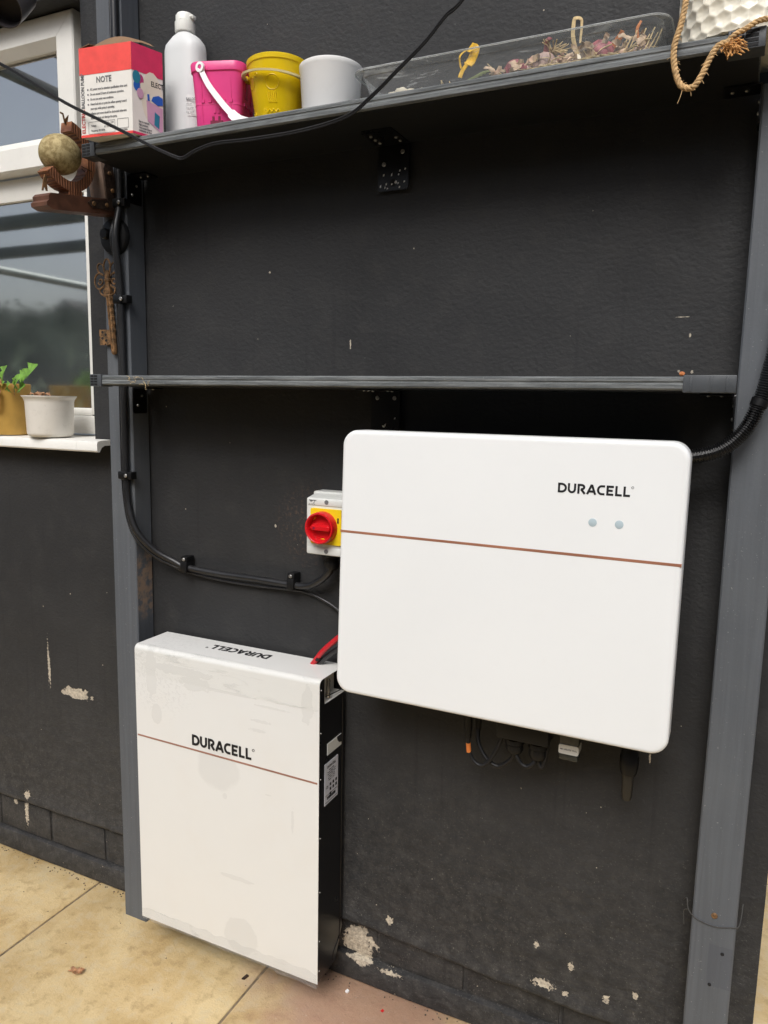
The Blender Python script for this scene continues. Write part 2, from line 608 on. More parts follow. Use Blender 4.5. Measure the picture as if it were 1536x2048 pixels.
def mat_slab():
    m, nt, b = newmat('sandstone_paving')
    p = pos(nt)
    oi = nd(nt, 'ObjectInfo').outputs['Random']
    sh = nd(nt, 'VectorMath', {0: p, 1: (0, 0, 0)}, operation='ADD')
    cmb = nd(nt, 'CombineXYZ', {0: mth(nt, 'MULTIPLY', oi, 37.0), 1: mth(nt, 'MULTIPLY', oi, 11.0), 2: 0.0})
    nt.links.new(cmb.outputs[0], sh.inputs[1])
    pv = sh.outputs[0]
    big = nz(nt, pv, 3.2, 5, 0.6, 0.4)
    mid = nz(nt, pv, 22, 6, 0.68)
    fine = nz(nt, pv, 190, 4, 0.7)
    col = mixc(nt, ramp(nt, big, 0.32, 0.68), (0.53, 0.37, 0.168), (0.70, 0.545, 0.30))
    col = mixc(nt, mth(nt, 'MULTIPLY', ramp(nt, mid, 0.5, 0.70), 0.55), col, (0.34, 0.22, 0.10))
    col = mixc(nt, mth(nt, 'MULTIPLY', ramp(nt, mid, 0.52, 0.36), 0.45), col, (0.60, 0.50, 0.33))
    sx = nd(nt, 'SeparateXYZ', {0: p})
    dx = mth(nt, 'DIVIDE', mth(nt, 'SUBTRACT', sx.outputs[0], -0.74), .34)
    dy = mth(nt, 'DIVIDE', mth(nt, 'SUBTRACT', sx.outputs[1], -0.07), .22)
    d = mth(nt, 'SQRT', mth(nt, 'ADD', mth(nt, 'MULTIPLY', dx, dx), mth(nt, 'MULTIPLY', dy, dy)))
    d = mth(nt, 'MULTIPLY_ADD', nz(nt, p, 9, 5), 1.0, d)
    pk = mth(nt, 'SUBTRACT', 1.0, ramp(nt, d, 0.9, 1.7))
    col = mixc(nt, mth(nt, 'MULTIPLY', pk, 0.75), col, (0.40, 0.225, 0.175))
    spk = ramp(nt, fine, 0.62, 0.72)
    col = mixc(nt, mth(nt, 'MULTIPLY', spk, 0.6), col, (0.20, 0.13, 0.075))
    col = mixc(nt, mth(nt, 'MULTIPLY', ramp(nt, nz(nt, pv, 130, 3), .66, .74), .4), col, (0.62, 0.56, 0.45))
    h = mth(nt, 'ADD', mth(nt, 'MULTIPLY', big, 1.2), mth(nt, 'ADD', mid, mth(nt, 'MULTIPLY', fine, .45)))
    setc(nt, b, col, mth(nt, 'MULTIPLY_ADD', mid, 0.35, 0.30), bump(nt, h, 0.6, 0.005), 0.4)
    return m

def mat_film_panel():
    """off-white lacquered steel still under its clear film, with trapped air and damp patches"""
    m, nt, b = newmat('white_steel_under_film')
    p = pos(nt)
    sx = nd(nt, 'SeparateXYZ', {0: p})
    base = (0.705, 0.70, 0.675)
    dark = (0.56, 0.555, 0.535)
    def ell(cx, cz, rx, rz, ns, am, ed=.05):
        return blob(nt, p, (cx, cz), rx, rz, ns, am, ed)
    ms = [ell(-1.12, .585, .062, .058, 10, .22, .12), ell(-1.315, .69, .017, .028, 30, .15), ell(-1.10, .515, .007, .008, 40, .2), ell(-1.055, .145, .05, .05, 14, .35), ell(-1.07, .30, .05, .006, 30, .5),
          ell(-1.24, .82, .11, .012, 26, .5), ell(-1.19, .795, .045, .02, 30, .5), ell(-1.33, .80, .018, .06, 24, .5), ell(-1.10, .79, .10, .004, 30, .5), ell(-.96, .775, .05, .003, 40, .6), ell(-.99, .735, .03, .004, 40, .7), ell(-1.0, .71, .025, .004, 40, .7),
          ell(-.86, .80, .015, .05, 30, .5), ell(-1.06, .655, .008, .007, 40, .2), ell(-.90, .50, .004, .03, 50, .6), ell(-.97, .55, .008, .002, 50, .5)]
    k = ms[0]
    for x in ms[1:]:
        k = mth(nt, 'MAXIMUM', k, x)
    # freckles of air at the upper left corner
    fr = mth(nt, 'MULTIPLY', ramp(nt, nz(nt, p, 115, 4, .6), .52, .58), ell(-1.31, .79, .10, .09, 12, .4, .5))
    k = mth(nt, 'MAXIMUM', k, mth(nt, 'MULTIPLY', fr, .8))
    soft = mth(nt, 'MULTIPLY', ramp(nt, nz(nt, p, 5, 4), .5, .75), .25)
    col = mixc(nt, soft, base, (0.68, 0.64, 0.585))
    col = mixc(nt, mth(nt, 'MULTIPLY', k, .36), col, dark)
    h = mth(nt, 'ADD', k, mth(nt, 'MULTIPLY', nz(nt, p, 14, 3), .5))
    setc(nt, b, col, mth(nt, 'MULTIPLY_ADD', k, -.08, .22), bump(nt, h, .30, .0009), .55)
    return m

def mat_deck():
    m, nt, b = newmat('composite_deck_grey')
    p = pos(nt, (6, 90, 90))
    g = nz(nt, p, 1.6, 5, .7)
    q = pos(nt)
    sp = nz(nt, q, 170, 4, .7)
    col = mixc(nt, ramp(nt, g, .35, .68), (.085, .092, .094), (.185, .196, .196))
    col = mixc(nt, mth(nt, 'MULTIPLY', ramp(nt, sp, .55, .75), .5), col, (.24, .25, .245))
    setc(nt, b, col, .62, bump(nt, mth(nt, 'ADD', g, sp), .5, .0015), .35)
    return m

def mat_clear(name, tint=(.93, .95, .95), base=.10, streaks=.30, face=.30):
    m, nt, b = newmat(name)
    out = nt.nodes['Material Output']
    p = pos(nt, (3.5, 10, 22))
    n = nz(nt, p, 1.6, 4, .6, 1.4)
    setc(nt, b, (.62, .63, .62), .12, bump(nt, nz(nt, pos(nt), 40, 3), .25, .001), .6)
    tr = nd(nt, 'BsdfTransparent', {'Color': c4(tint)})
    lw = nd(nt, 'LayerWeight', {'Blend': .35})
    f = mth(nt, 'ADD', mth(nt, 'MULTIPLY', lw.outputs['Facing'], face), mth(nt, 'MULTIPLY_ADD', ramp(nt, n, .54, .70), streaks, base))  # noise raises opacity, painting in whitish reflection streaks
    mx = nd(nt, 'MixShader', {0: f})
    nt.links.new(tr.outputs[0], mx.inputs[1])
    nt.links.new(b.outputs[0], mx.inputs[2])
    nt.links.new(mx.outputs[0], out.inputs['Surface'])
    return m

def mat_bottle():
    m, nt, b = newmat('translucent_hdpe')
    out = nt.nodes['Material Output']
    setc(nt, b, (.94, .95, .94), .38, None, .4)
    trl = nd(nt, 'BsdfTranslucent', {'Color': (.92, .93, .91, 1)})
    tr = nd(nt, 'BsdfTransparent', {'Color': (.9, .92, .9, 1)})
    m1 = nd(nt, 'MixShader', {0: .15})
    nt.links.new(b.outputs[0], m1.inputs[1])
    nt.links.new(trl.outputs[0], m1.inputs[2])
    m2 = nd(nt, 'MixShader', {0: .20})
    nt.links.new(m1.outputs[0], m2.inputs[1])
    nt.links.new(tr.outputs[0], m2.inputs[2])
    nt.links.new(m2.outputs[0], out.inputs['Surface'])
    return m

def mat_glass():
    """window pane over a dark room: obscure glass with a fine dimple, strongly reflecting"""
    m, nt, b = newmat('obscure_window_glass')
    p = pos(nt)
    dim = nz(nt, p, 150, 2, .5)
    speck = ramp(nt, nz(nt, p, 230, 3, .7), .64, .74)
    sx = nd(nt, 'SeparateXYZ', {0: p})
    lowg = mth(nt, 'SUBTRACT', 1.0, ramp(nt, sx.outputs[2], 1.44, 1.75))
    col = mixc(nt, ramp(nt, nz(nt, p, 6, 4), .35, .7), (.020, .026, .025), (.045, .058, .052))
    col = mixc(nt, mth(nt, 'MULTIPLY', ramp(nt, nz(nt, p, 9, 3), .50, .66), mth(nt, 'MULTIPLY', lowg, .75)), col, (.16, .21, .15))  # greenish light blur low in the pane, painted into its colour
    col = mixc(nt, mth(nt, 'MULTIPLY', speck, .25), col, (.15, .16, .16))
    setc(nt, b, col, mth(nt, 'MULTIPLY_ADD', mth(nt, 'SUBTRACT', 1.0, ramp(nt, sx.outputs[2], 1.55, 1.85)), .13, .035), bump(nt, dim, .010, .0005), .5)
    b.inputs['IOR'].default_value = 6.0
    b.inputs['Coat Weight'].default_value = 0.25
    b.inputs['Coat Roughness'].default_value = .03
    return m

def mat_laminate():
    m, nt, b = newmat('ribbed_reddish_wood')
    p = pos(nt)
    w = nd(nt, 'TexWave', {'Vector': pos(nt, (1, 1, .35)), 'Scale': 42.0, 'Distortion': 1.2, 'Detail': 2.0}, bands_direction='Y').outputs[1]
    col = mixc(nt, w, (.13, .045, .022), (.42, .18, .085))
    col = mixc(nt, ramp(nt, nz(nt, p, 70, 4), .4, .7), col, (.22, .09, .04))
    setc(nt, b, col, .5, bump(nt, w, .7, .002), .4)
    return m

def mat_rust(name, c0, c1, metal=.2):
    m, nt, b = newmat(name)
    p = pos(nt)
    n = nz(nt, p, 85, 6, .7)
    col = mixc(nt, ramp(nt, n, .38, .62), c0, c1)
    setc(nt, b, col, .7, bump(nt, n, .6, .0015), .3, metal)
    return m

M = {}
M['wall'] = mat_wall()
M['plinth'] = mat_wall('charcoal_painted_brick', True)
M['post'] = mat_wood_paint('slate_painted_timber', (.092, .100, .112))
M['deck'] = mat_deck()
M['deckshade'] = pm('deck_underside_shade', (.016, .0165, .017), .5, bmp=.2)
M['cap'] = pm('grey_plastic_cap', (.060, .066, .073), .45)
M['slot'] = pm('recess_shade', (.006, .006, .007), .8)  # near-black colour holds the shade of slots and holes
M['slab'] = mat_slab()
M['joint'] = pm('mortar_sand', (.20, .15, .095), .9, var=.35, vscale=60, bmp=.6, bscale=150)
M['white'] = pm('white_powder_coat', (.78, .79, .785), .34, var=.012, vscale=2, bmp=.04, bscale=350, spec=.45, dirt=.03, dirtcol=(.6, .58, .54), dscale=60)
M['film'] = mat_film_panel()
M['whitetop'] = pm('white_lacquered_steel', (.74, .73, .70), .35, var=.02, bmp=.04)
M['copper'] = pm('copper_stripe', (.40, .175, .105), .42, .25, bmp=.02)
M['copper2'] = pm('copper_stripe_dull', (.33, .17, .125), .5, .1, bmp=.02)
M['ink'] = flat('black_ink', (.012, .012, .014), .5)
M['greyink'] = flat('grey_ink', (.16, .16, .165), .6)
M['redink'] = flat('red_ink', (.55, .05, .05), .5)
M['black'] = pm('black_plastic', (.0075, .0075, .008), .42, var=.2, spec=.25)
M['blacksat'] = pm('black_satin_steel', (.006, .006, .007), .30, var=.2, bmp=.05, spec=.4)
M['rubber'] = pm('black_rubber_sheath', (.014, .014, .015), .36, var=.25, spec=.55)
M['cordm'] = pm('matt_black_cord', (.010, .010, .011), .5, spec=.35)
M['conduit'] = pm('black_conduit', (.012, .012, .013), .30, spec=.55)
M['dot'] = pm('grey_indicator', (.44, .53, .57), .3, var=.03, bmp=.02)
M['iso'] = pm('pale_grey_abs', (.66, .67, .64), .42, var=.03, bmp=.05)
M['yellow'] = pm('yellow_abs', (.78, .56, .01), .38, var=.05, bmp=.03)
M['red'] = pm('red_abs', (.60, .008, .014), .30, var=.08, bmp=.03)
M['redcable'] = pm('red_cable_sheath', (.52, .012, .020), .35)
M['steel'] = pm('zinc_screw', (.45, .44, .42), .35, .8, var=.25, vscale=200)
M['shiny'] = pm('stainless_pin', (.55, .52, .46), .25, .9)
M['upvc'] = pm('white_upvc', (.78, .765, .715), .36, var=.03, bmp=.05, dirt=.10, dirtcol=(.45, .42, .36), dscale=40)
M['gasket'] = pm('black_gasket', (.01, .01, .01), .6)
M['glass'] = mat_glass()
M['ceramic'] = pm('white_glazed_pot', (.74, .705, .64), .32, var=.05, bmp=.05, dirt=.16, dirtcol=(.30, .24, .18), dscale=70)
M['gold'] = pm('mustard_gold_pot', (.45, .27, .062), .42, var=.12, vscale=14, bmp=.05, metal=.1)
M['leaf'] = pm('fresh_green_leaf', (.17, .34, .05), .45, var=.35, vscale=60)
M['dryleaf'] = pm('dried_brown_leaf', (.36, .18, .085), .7, var=.4, vscale=120)
M['card'] = pm('printed_white_card', (.76, .73, .67), .45, var=.03, vscale=30, bmp=.05)
M['cardred'] = pm('printed_red_card', (.80, .070, .055), .38, var=.08, vscale=30, bmp=.06)
M['cardpink'] = pm('printed_crimson_card', (.68, .035, .115), .38, var=.06, vscale=30, bmp=.06)
M['kraft'] = pm('brown_cardboard', (.23, .135, .07), .8, bmp=.3)
M['cream'] = pm('cream_print', (.72, .66, .54), .5, var=.1)
M['teal'] = pm('teal_print', (.02, .20, .30), .35)
M['magenta'] = pm('magenta_print', (.42, .05, .17), .35)
M['blue'] = pm('blue_print', (.015, .11, .46), .35)
M['lilac'] = pm('lilac_print', (.58, .33, .46), .4)
M['hdpe'] = mat_bottle()
M['liquid'] = pm('lavender_liquid', (.30, .26, .29), .3, var=.02, bmp=.01)
M['cap_white'] = pm('ribbed_white_cap', (.80, .80, .745), .4, bmp=.05)
M['pink'] = pm('pink_toy_plastic', (.87, .075, .30), .30, var=.06, bmp=.05, spec=.5)
M['pinkdark'] = pm('pink_notch_shade', (.19, .008, .04), .4)  # darkened pink: shade of notch and hole put into the colour
M['yel'] = pm('yellow_toy_plastic', (.88, .64, .008), .30, var=.08, bmp=.05)
M['whp'] = pm('white_toy_plastic', (.93, .925, .91), .32, var=.03, bmp=.04, dirt=.06, dirtcol=(.5, .47, .42))
def thin(m, col, f):
    nt = m.node_tree
    b = nt.nodes['Principled BSDF']
    out = nt.nodes['Material Output']
    t_ = nd(nt, 'BsdfTranslucent', {'Color': c4(col)})
    mx = nd(nt, 'MixShader', {0: f})
    nt.links.new(b.outputs[0], mx.inputs[1])
    nt.links.new(t_.outputs[0], mx.inputs[2])
    nt.links.new(mx.outputs[0], out.inputs['Surface'])
thin(M['pink'], (.92, .20, .42), .22)
thin(M['yel'], (.92, .70, .05), .22)
thin(M['whp'], (.93, .93, .91), .05)
M['clear'] = mat_clear('clear_tray_plastic', (.91, .93, .93), .12, .50, .45)
M['stone'] = pm('cream_glazed_honeycomb', (.80, .755, .63), .25, var=.05, bmp=.04)
M['rope'] = pm('jute_rope', (.54, .35, .165), .85, var=.3, vscale=150, bmp=.6, bscale=300)
M['onion'] = pm('red_onion_skin', (.27, .075, .085), .55, var=.5, vscale=70, dirt=.6, dirtcol=(.38, .27, .22), dscale=60)
M['onion2'] = pm('pale_onion_skin', (.40, .28, .24), .6, var=.4, vscale=70, dirt=.6, dirtcol=(.22, .14, .11), dscale=60)
M['straw'] = pm('dried_straw', (.56, .42, .22), .75, var=.3, vscale=90)
M['orange'] = pm('orange_dried_stalk', (.62, .22, .075), .6, var=.25, vscale=60)
M['garlic'] = pm('dry_garlic_skin', (.70, .62, .48), .6, var=.15, vscale=60)
M['yleaf'] = pm('yellow_dried_petal', (.70, .40, .015), .6, var=.3, vscale=120)
M['gstem'] = pm('dull_green_stem', (.24, .27, .12), .6)
M['ball'] = mat_rust('weathered_gilt_ball', (.26, .195, .085), (.48, .39, .20), .2)
M['lam'] = mat_laminate()
M['wood'] = pm('dark_red_brown_wood', (.105, .045, .026), .5, var=.35, vscale=26, bmp=.4)
M['woodl'] = pm('worn_pale_wood', (.24, .165, .125), .6, var=.2, vscale=26, bmp=.3)
M['iron'] = mat_rust('dark_iron_strap', (.035, .024, .019), (.085, .052, .038), .4)
M['rust'] = mat_rust('rusty_cast_iron', (.09, .055, .028), (.27, .145, .062), .15)
M['lampm'] = pm('grey_lamp_metal', (.060, .053, .055), .38, .3)
M['lampin'] = pm('lamp_inside_shade', (.020, .016, .018), .6)
M['orangetape'] = pm('orange_marker', (.66, .19, .04), .5)
M['tool'] = pm('white_label', (.72, .72, .70), .5, var=.02)
M['smoke'] = pm('smoked_plastic', (.030, .034, .033), .18)
M['brownish'] = pm('dusty_brown_cable', (.026, .023, .018), .4, spec=.3)
M['wire'] = pm('dark_string', (.05, .048, .045), .7)
M['pergola'] = pm('grey_pergola_timber', (.10, .105, .11), .6, bmp=.3)
M['hedge'] = pm('dark_hedge', (.030, .045, .026), .8, var=.6, vscale=6, bmp=1.0, bscale=8, bdist=.05)
M['sky_blocker'] = pm('sky_blocker_boards', (.045, .035, .028), .8, bmp=.3)  # for the outbuilding and side fence added to block low sky
M['far'] = pm('far_brick', (.17, .10, .08), .8)
M['roofm'] = pm('far_slate', (.09, .085, .085), .8)
M['pole'] = pm('galvanised_pole', (.36, .40, .38), .45, .4)

# ------------------------------------------------------------------ ground
bm = B()
N = 24
vs = {}
for i in range(N + 1):
    for j in range(N + 1):
        x = math.copysign(abs(i / N * 2 - 1) ** 3, i / N * 2 - 1) * 150
        y = math.copysign(abs(j / N * 2 - 1) ** 3, j / N * 2 - 1) * 150
        vs[i, j] = bm.verts.new((x, y, -0.006))
for i in range(N):
    for j in range(N):
        bm.faces.new((vs[i, j], vs[i + 1, j], vs[i + 1, j + 1], vs[i, j + 1]))
ground = obj('ground', bm, M['joint'], origin=(0, 0, 0))
tag(ground, kind='structure')

PX, PY, GAP = 0.67, 0.65, 0.008
def slab_mesh(w, d):
    bm = B()
    n = 8
    hx, hy = w / 2, d / 2
    top = {}
    for i in range(n + 1):
        for j in range(n + 1):
            x, y = -hx + w * i / n, -hy + d * j / n
            e = (i in (0, n)) or (j in (0, n))
            z = -0.004 if e else 0.0
            if e:
                x += 0.0022 * mnoise.noise(Vector((x * 25, y * 25, 1)))
                y += 0.0022 * mnoise.noise(Vector((x * 25, y * 25, 7)))
            top[i, j] = bm.verts.new((x, y, z))
    for i in range(n):
        for j in range(n):
            bm.faces.new((top[i, j], top[i + 1, j], top[i + 1, j + 1], top[i, j + 1]))
    ring = [(i, 0) for i in range(n)] + [(n, j) for j in range(n)] + [(i, n) for i in range(n, 0, -1)] + [(0, j) for j in range(n, 0, -1)]
    lo = [bm.verts.new((top[k].co.x, top[k].co.y, -0.04)) for k in ring]
    for q in range(len(ring)):
        a, b_ = ring[q], ring[(q + 1) % len(ring)]
        bm.faces.new((top[a], lo[q], lo[(q + 1) % len(ring)], top[b_]))
    # ease the arris inwards
    for i in range(1, n):
        for j in (1, n - 1):
            top[i, j].co.y += (-1 if j == 1 else 1) * (d / n - 0.006)
    for j in range(1, n):
        for i in (1, n - 1):
            top[i, j].co.x += (-1 if i == 1 else 1) * (w / n - 0.006)
    for i in range(1, n):
        for j in range(1, n):
            v = top[i, j]
            v.co.z += 0.0012 * mnoise.noise(Vector((v.co.x * 6, v.co.y * 6, 3)))
    return finish('paving_slab', bm, M['slab'])
SLAB = slab_mesh(PX - GAP, PY - GAP)
rows = []
for r in range(4):
    off = -1.37 if r % 2 == 0 else -1.08
    for k in range(-4, 4):
        rows.append((off + k * PX, 0.03 - PY / 2 - r * PY))
for r in range(4):
    for k in range(0, 3):
        rows.append((0.12 + PX / 2 + k * PX + (0.0 if r % 2 else .005), 0.03 + (0.967 - PY - .03) + PY / 2 + PY * r - PY * (1 if r == 0 else 0) * 0))
for x, y in rows:
    inst('paving_slab', SLAB, (x, y, 0), ground, rot=(0, 0, random.choice((0, math.pi))))
# slab closing the strip beside the end of the wall
sm2 = slab_mesh(PX - GAP, 0.967 - PY - 0.03 - GAP)
for k in range(3):
    inst('paving_slab', sm2, (0.12 + PX / 2 + k * PX, 0.03 + (0.967 - PY - .03) / 2, 0), ground)

# ------------------------------------------------------------------ house wall
WX0, WX1, WR = -2.85, -1.645, 0.10       # window opening, reveal depth
WZ0, WZ1 = 1.372, 2.555
house = thing('house_wall', 'charcoal painted rendered house wall with brick plinth behind the shelves', 'wall', (-1.5, 0, 0))
def zbot(x):
    t = [(-3.3, .20), (-2.13, .198), (-1.59, .195), (-.81, .175), (-.41, .150), (.12, .135)]
    for (a, za), (b_, zb) in zip(t, t[1:]):
        if x <= b_:
            return za + (zb - za) * max(0, (x - a) / (b_ - a))
    return t[-1][1]

def axis(a, b_, step):
    n = max(1, int(round((b_ - a) / step)))
    return [a + (b_ - a) * k / n for k in range(n)]
xs = axis(-3.3, WX0, .06) + axis(WX0, WX1, .05) + axis(WX1, .12, .018) + [.12]
zsl = [0.0, .004, .010, .020, .035] + [.055 + .02 * k for k in range(0)]
zs_abs = axis(.235, WZ0, .018) + axis(WZ0, WZ1, .02) + axis(WZ1, 3.3, .05) + [3.3]
bm = B()
V = {}
def wy(x, z):
    h = 0.0016 * mnoise.noise(Vector((x * 9, 0, z * 9))) + 0.0035 * mnoise.noise(Vector((x * 2.3, 4, z * 2.3)))
    rough = max(0.0, min(1.0, (0.75 - z) / 0.4))
    h += rough * (0.0035 * mnoise.noise(Vector((x * 20, 9, z * 26))) + .0016 * mnoise.noise(Vector((x * 55, 2, z * 60))))
    zb = zbot(x)
    e = max(0.0, 1 - (z - zb) / 0.07)
    return -h - 0.010 * e * e
allz = ['b%d' % i for i in range(len(zsl))] + zs_abs
for i, x in enumerate(xs):
    for j, zz in enumerate(allz):
        if j < len(zsl):
            z = zbot(x) + zsl[j] + .004 * mnoise.noise(Vector((x * 11, 3, 1))) * (1 - j / len(zsl))
        else:
            z = zz
        y = wy(x, z)
        if j == 0:
            y += .010
        if j == 1:
            y += .003
        if abs(x - WX1) < 1e-6 or abs(x - WX0) < 1e-6 or abs(z - WZ0) < 1e-6 or abs(z - WZ1) < 1e-6:
            y = y * .5 + .002
        V[i, j] = bm.verts.new((x, y, z))
def hole(i, j):
    if j < len(zsl) or j + 1 >= len(allz):
        return False
    xm = (xs[i] + xs[i + 1]) / 2
    z1 = allz[j + 1]
    zm = (allz[j] + z1) / 2
    return WX0 < xm < WX1 and WZ0 < zm < WZ1
for i in range(len(xs) - 1):
    for j in range(len(allz) - 1):
        if not hole(i, j):
            bm.faces.new((V[i, j], V[i + 1, j], V[i + 1, j + 1], V[i, j + 1]))
# reveals, ends, underside
bm.edges.ensure_lookup_table()
bnd = [e for e in bm.edges if e.is_boundary]
ex = bmesh.ops.extrude_edge_only(bm, edges=bnd)
for v in [g for g in ex['geom'] if isinstance(g, bmesh.types.BMVert)]:
    inside = WX0 - .01 < v.co.x < WX1 + .01 and WZ0 - .01 < v.co.z < WZ1 + .01
    v.co.y = 0.18 if inside else 0.28
obj('render', bm, M['wall'], house, smooth=60)
plinth = obj('plinth', box(B(), -3.3, .115, .0205, .28, -.05, .25), M['plinth'], house)
def brick_mesh(l, h, d, seed):
    bm = B()
    box(bm, -l / 2, l / 2, 0, d, 0, h, .005, 2)
    for v in bm.verts:
        v.co += Vector((.0015 * mnoise.noise(v.co * 40 + Vector((seed, 0, 0))), .0025 * mnoise.noise(v.co * 30 + Vector((0, seed, 0))), .0015 * mnoise.noise(v.co * 40)))
    return finish('brick', bm, M['plinth'])
BR = [brick_mesh(.226, .104, .05, s) for s in (1, 5, 9)]
FT = [brick_mesh(.238, .066, .06, s) for s in (2, 6, 11)]
k = 0
x = -3.2
while x < 0.0:
    inst('brick', BR[k % 3], (x, .016 + random.uniform(-.002, .002), .0765), house if False else plinth)
    inst('brick', FT[k % 3], (x + .10 if x + .22 < .115 else x - .01, .004 + random.uniform(-.002, .003), .004), plinth)
    x += .2345
    k += 1

# ------------------------------------------------------------------ window
win = link('window', None, house, (-2.2, .1, WZ0))
FY = WR
def frame_bars(bm, x0, x1, z0, z1, w, y0, y1, bev=.004, wb=None):
    box(bm, x0, x0 + w, y0, y1, z0, z1, bev)
    box(bm, x1 - w, x1, y0, y1, z0, z1, bev)
    box(bm, x0 + w - .001, x1 - w + .001, y0 + .0006, y1, z1 - w, z1 - .0004, bev)
    box(bm, x0 + w - .001, x1 - w + .001, y0 + .0006, y1, z0 + .0004, z0 + (wb or w), bev)
bm = B()
frame_bars(bm, WX0 + .002, WX1 - .002, 1.392, WZ1 - .002, .055, FY, FY + .06, wb=.055)
obj('outer_frame', bm, M['upvc'], win)
bm = B()
box(bm, WX0 + .05, WX1 - .05, FY + .001, FY + .06, 2.085, 2.150, .004)
obj('transom', bm, M['upvc'], win)
# widen the right stile so that only a sliver of it clears the reveal
bm = B()
box(bm, -1.762, -1.70, FY + .0015, FY + .058, 1.45, 2.09, .004)
obj('stile', bm, M['upvc'], win)
# opening top light: mitred sash with a bevelled inner edge
def mitre_sash(bm, x0, x1, z0, z1, w, y0, y1):
    def bar(a, b_, c, d):
        prof = []
        rings = []
        for (ax, az) in (a, b_, c, d):
            pass
    out = [(x0, z0), (x1, z0), (x1, z1), (x0, z1)]
    o2 = [(x0 + .004, z0 + .004), (x1 - .004, z0 + .004), (x1 - .004, z1 - .004), (x0 + .004, z1 - .004)]
    i1 = [(x0 + w, z0 + w), (x1 - w, z0 + w), (x1 - w, z1 - w), (x0 + w, z1 - w)]
    i2 = [(x0 + w + .024, z0 + w + .024), (x1 - w - .024, z0 + w + .024), (x1 - w - .024, z1 - w - .024), (x0 + w + .024, z1 - w - .024)]
    lv = [(out, y1), (out, y0 + .004), (o2, y0), (i1, y0), (i2, y0 + .022), (i2, y1)]
    for q in range(4):
        sec = []
        p, n = q, (q + 1) % 4
        A = [bm.verts.new((c[p][0], y, c[p][1])) for c, y in lv]
        C = [bm.verts.new((c[n][0], y, c[n][1])) for c, y in lv]
        # leave a hairline at the mitre
        d = (C[0].co - A[0].co).normalized() * .0006
        for v in A:
            v.co += d
        for v in C:
            v.co -= d
        for s in range(len(lv) - 1):
            bm.faces.new((A[s], C[s], C[s + 1], A[s + 1]))
        bm.faces.new(A[::-1])
        bm.faces.new(C)
bm = B()
mitre_sash(bm, -2.80, -1.735, 2.155, 2.562 - .010, .062, .058, .12)
obj('sash', bm, M['upvc'], win)
obj('gasket', box(B(), -2.71, -1.825, .103, .112, 2.243, 2.47), M['gasket'], win)
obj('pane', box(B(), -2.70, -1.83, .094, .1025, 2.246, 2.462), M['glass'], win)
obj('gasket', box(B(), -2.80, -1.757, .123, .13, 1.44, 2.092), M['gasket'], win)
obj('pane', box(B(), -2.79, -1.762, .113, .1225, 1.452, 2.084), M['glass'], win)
bm = B()
box(bm, -2.79, -1.7625, FY + .004, FY + .0122, 1.4475, 1.470, .003)
obj('glazing_bead', bm, M['upvc'], win)
# sill with a drip nose
prof = [(.18, 1.388), (-.050, 1.385), (-.060, 1.383), (-.063, 1.377), (-.063, 1.358), (-.060, 1.354), (-.054, 1.354), (-.046, 1.366), (-.035, 1.371), (-.004, 1.371), (.18, 1.371)]
bm = B()
prism(bm, prof, WX0 + .003, -1.648, 'YZ')
obj('sill', bm, M['upvc'], win, smooth=30)
bm = B()
prism(bm, [(-.0075, 1.3865), (-.050, 1.385), (-.060, 1.383), (-.063, 1.377), (-.063, 1.358), (-.060, 1.354), (-.054, 1.354), (-.046, 1.366), (-.035, 1.371), (-.0075, 1.371)], -1.6475, -1.572, 'YZ')
obj('sill_horn', bm, M['upvc'], win, smooth=30)

# ------------------------------------------------------------------ timber posts
def post(name_label, x0, x1, y0, y1, z1):
    t = thing('timber_post', name_label, 'post', ((x0 + x1) / 2, (y0 + y1) / 2, 0))
    bm = B()
    n = 40
    secs = []
    for k in range(n + 1):
        z = z1 * k / n
        w = .0016 * mnoise.noise(Vector((x0, z * 1.5, 0)))
        e = .003
        secs.append([(x0 + e + w, y0, z), (x1 - e + w, y0, z), (x1 + w, y0 + e, z), (x1 + w, y1, z), (x0 + w, y1, z), (x0 + w, y0 + e, z)])
    loft(bm, secs)
    obj('board', bm, M['post'], t, smooth=0)
    return t
pl = post('slate painted timber post under the left shelf ends, carrying the cable', -1.525, -1.443, -.065, -.0045, 2.75)
pr = post('slate painted timber post at the wall end, beside the white inverter', -.010, .071, -.065, -.0045, 2.052)
def screw_mesh(r, name='screw', mat='steel', h=.0022):
    bm = B()
    lathe(bm, [(0, -.001), (r, -.001), (r, h * .4), (r * .75, h), (0, h)], seg=14, axis='Y')
    for a in (0, 90):
        m_ = Matrix.Rotation(rad(a), 4, 'Y')
        box(bm, -r * .5, r * .5, -h - .0003, -h + .0006, -r * .12, r * .12, mtx=m_)
    return finish(name, bm, M[mat])
SCREW = screw_mesh(.0048)
SMALL = screw_mesh(.0036)
KNOT = screw_mesh(.006, 'rusty_screw', 'rust')
HOLE = screw_mesh(.0035, 'screw_hole', 'slot', .0008)
inst('rusty_screw', KNOT, (.030, -.0655, .512), pr)
inst('screw_hole', HOLE, (.032, -.0655, .362), pr)
inst('screw_hole', HOLE, (.050, -.0655, .435), pr)

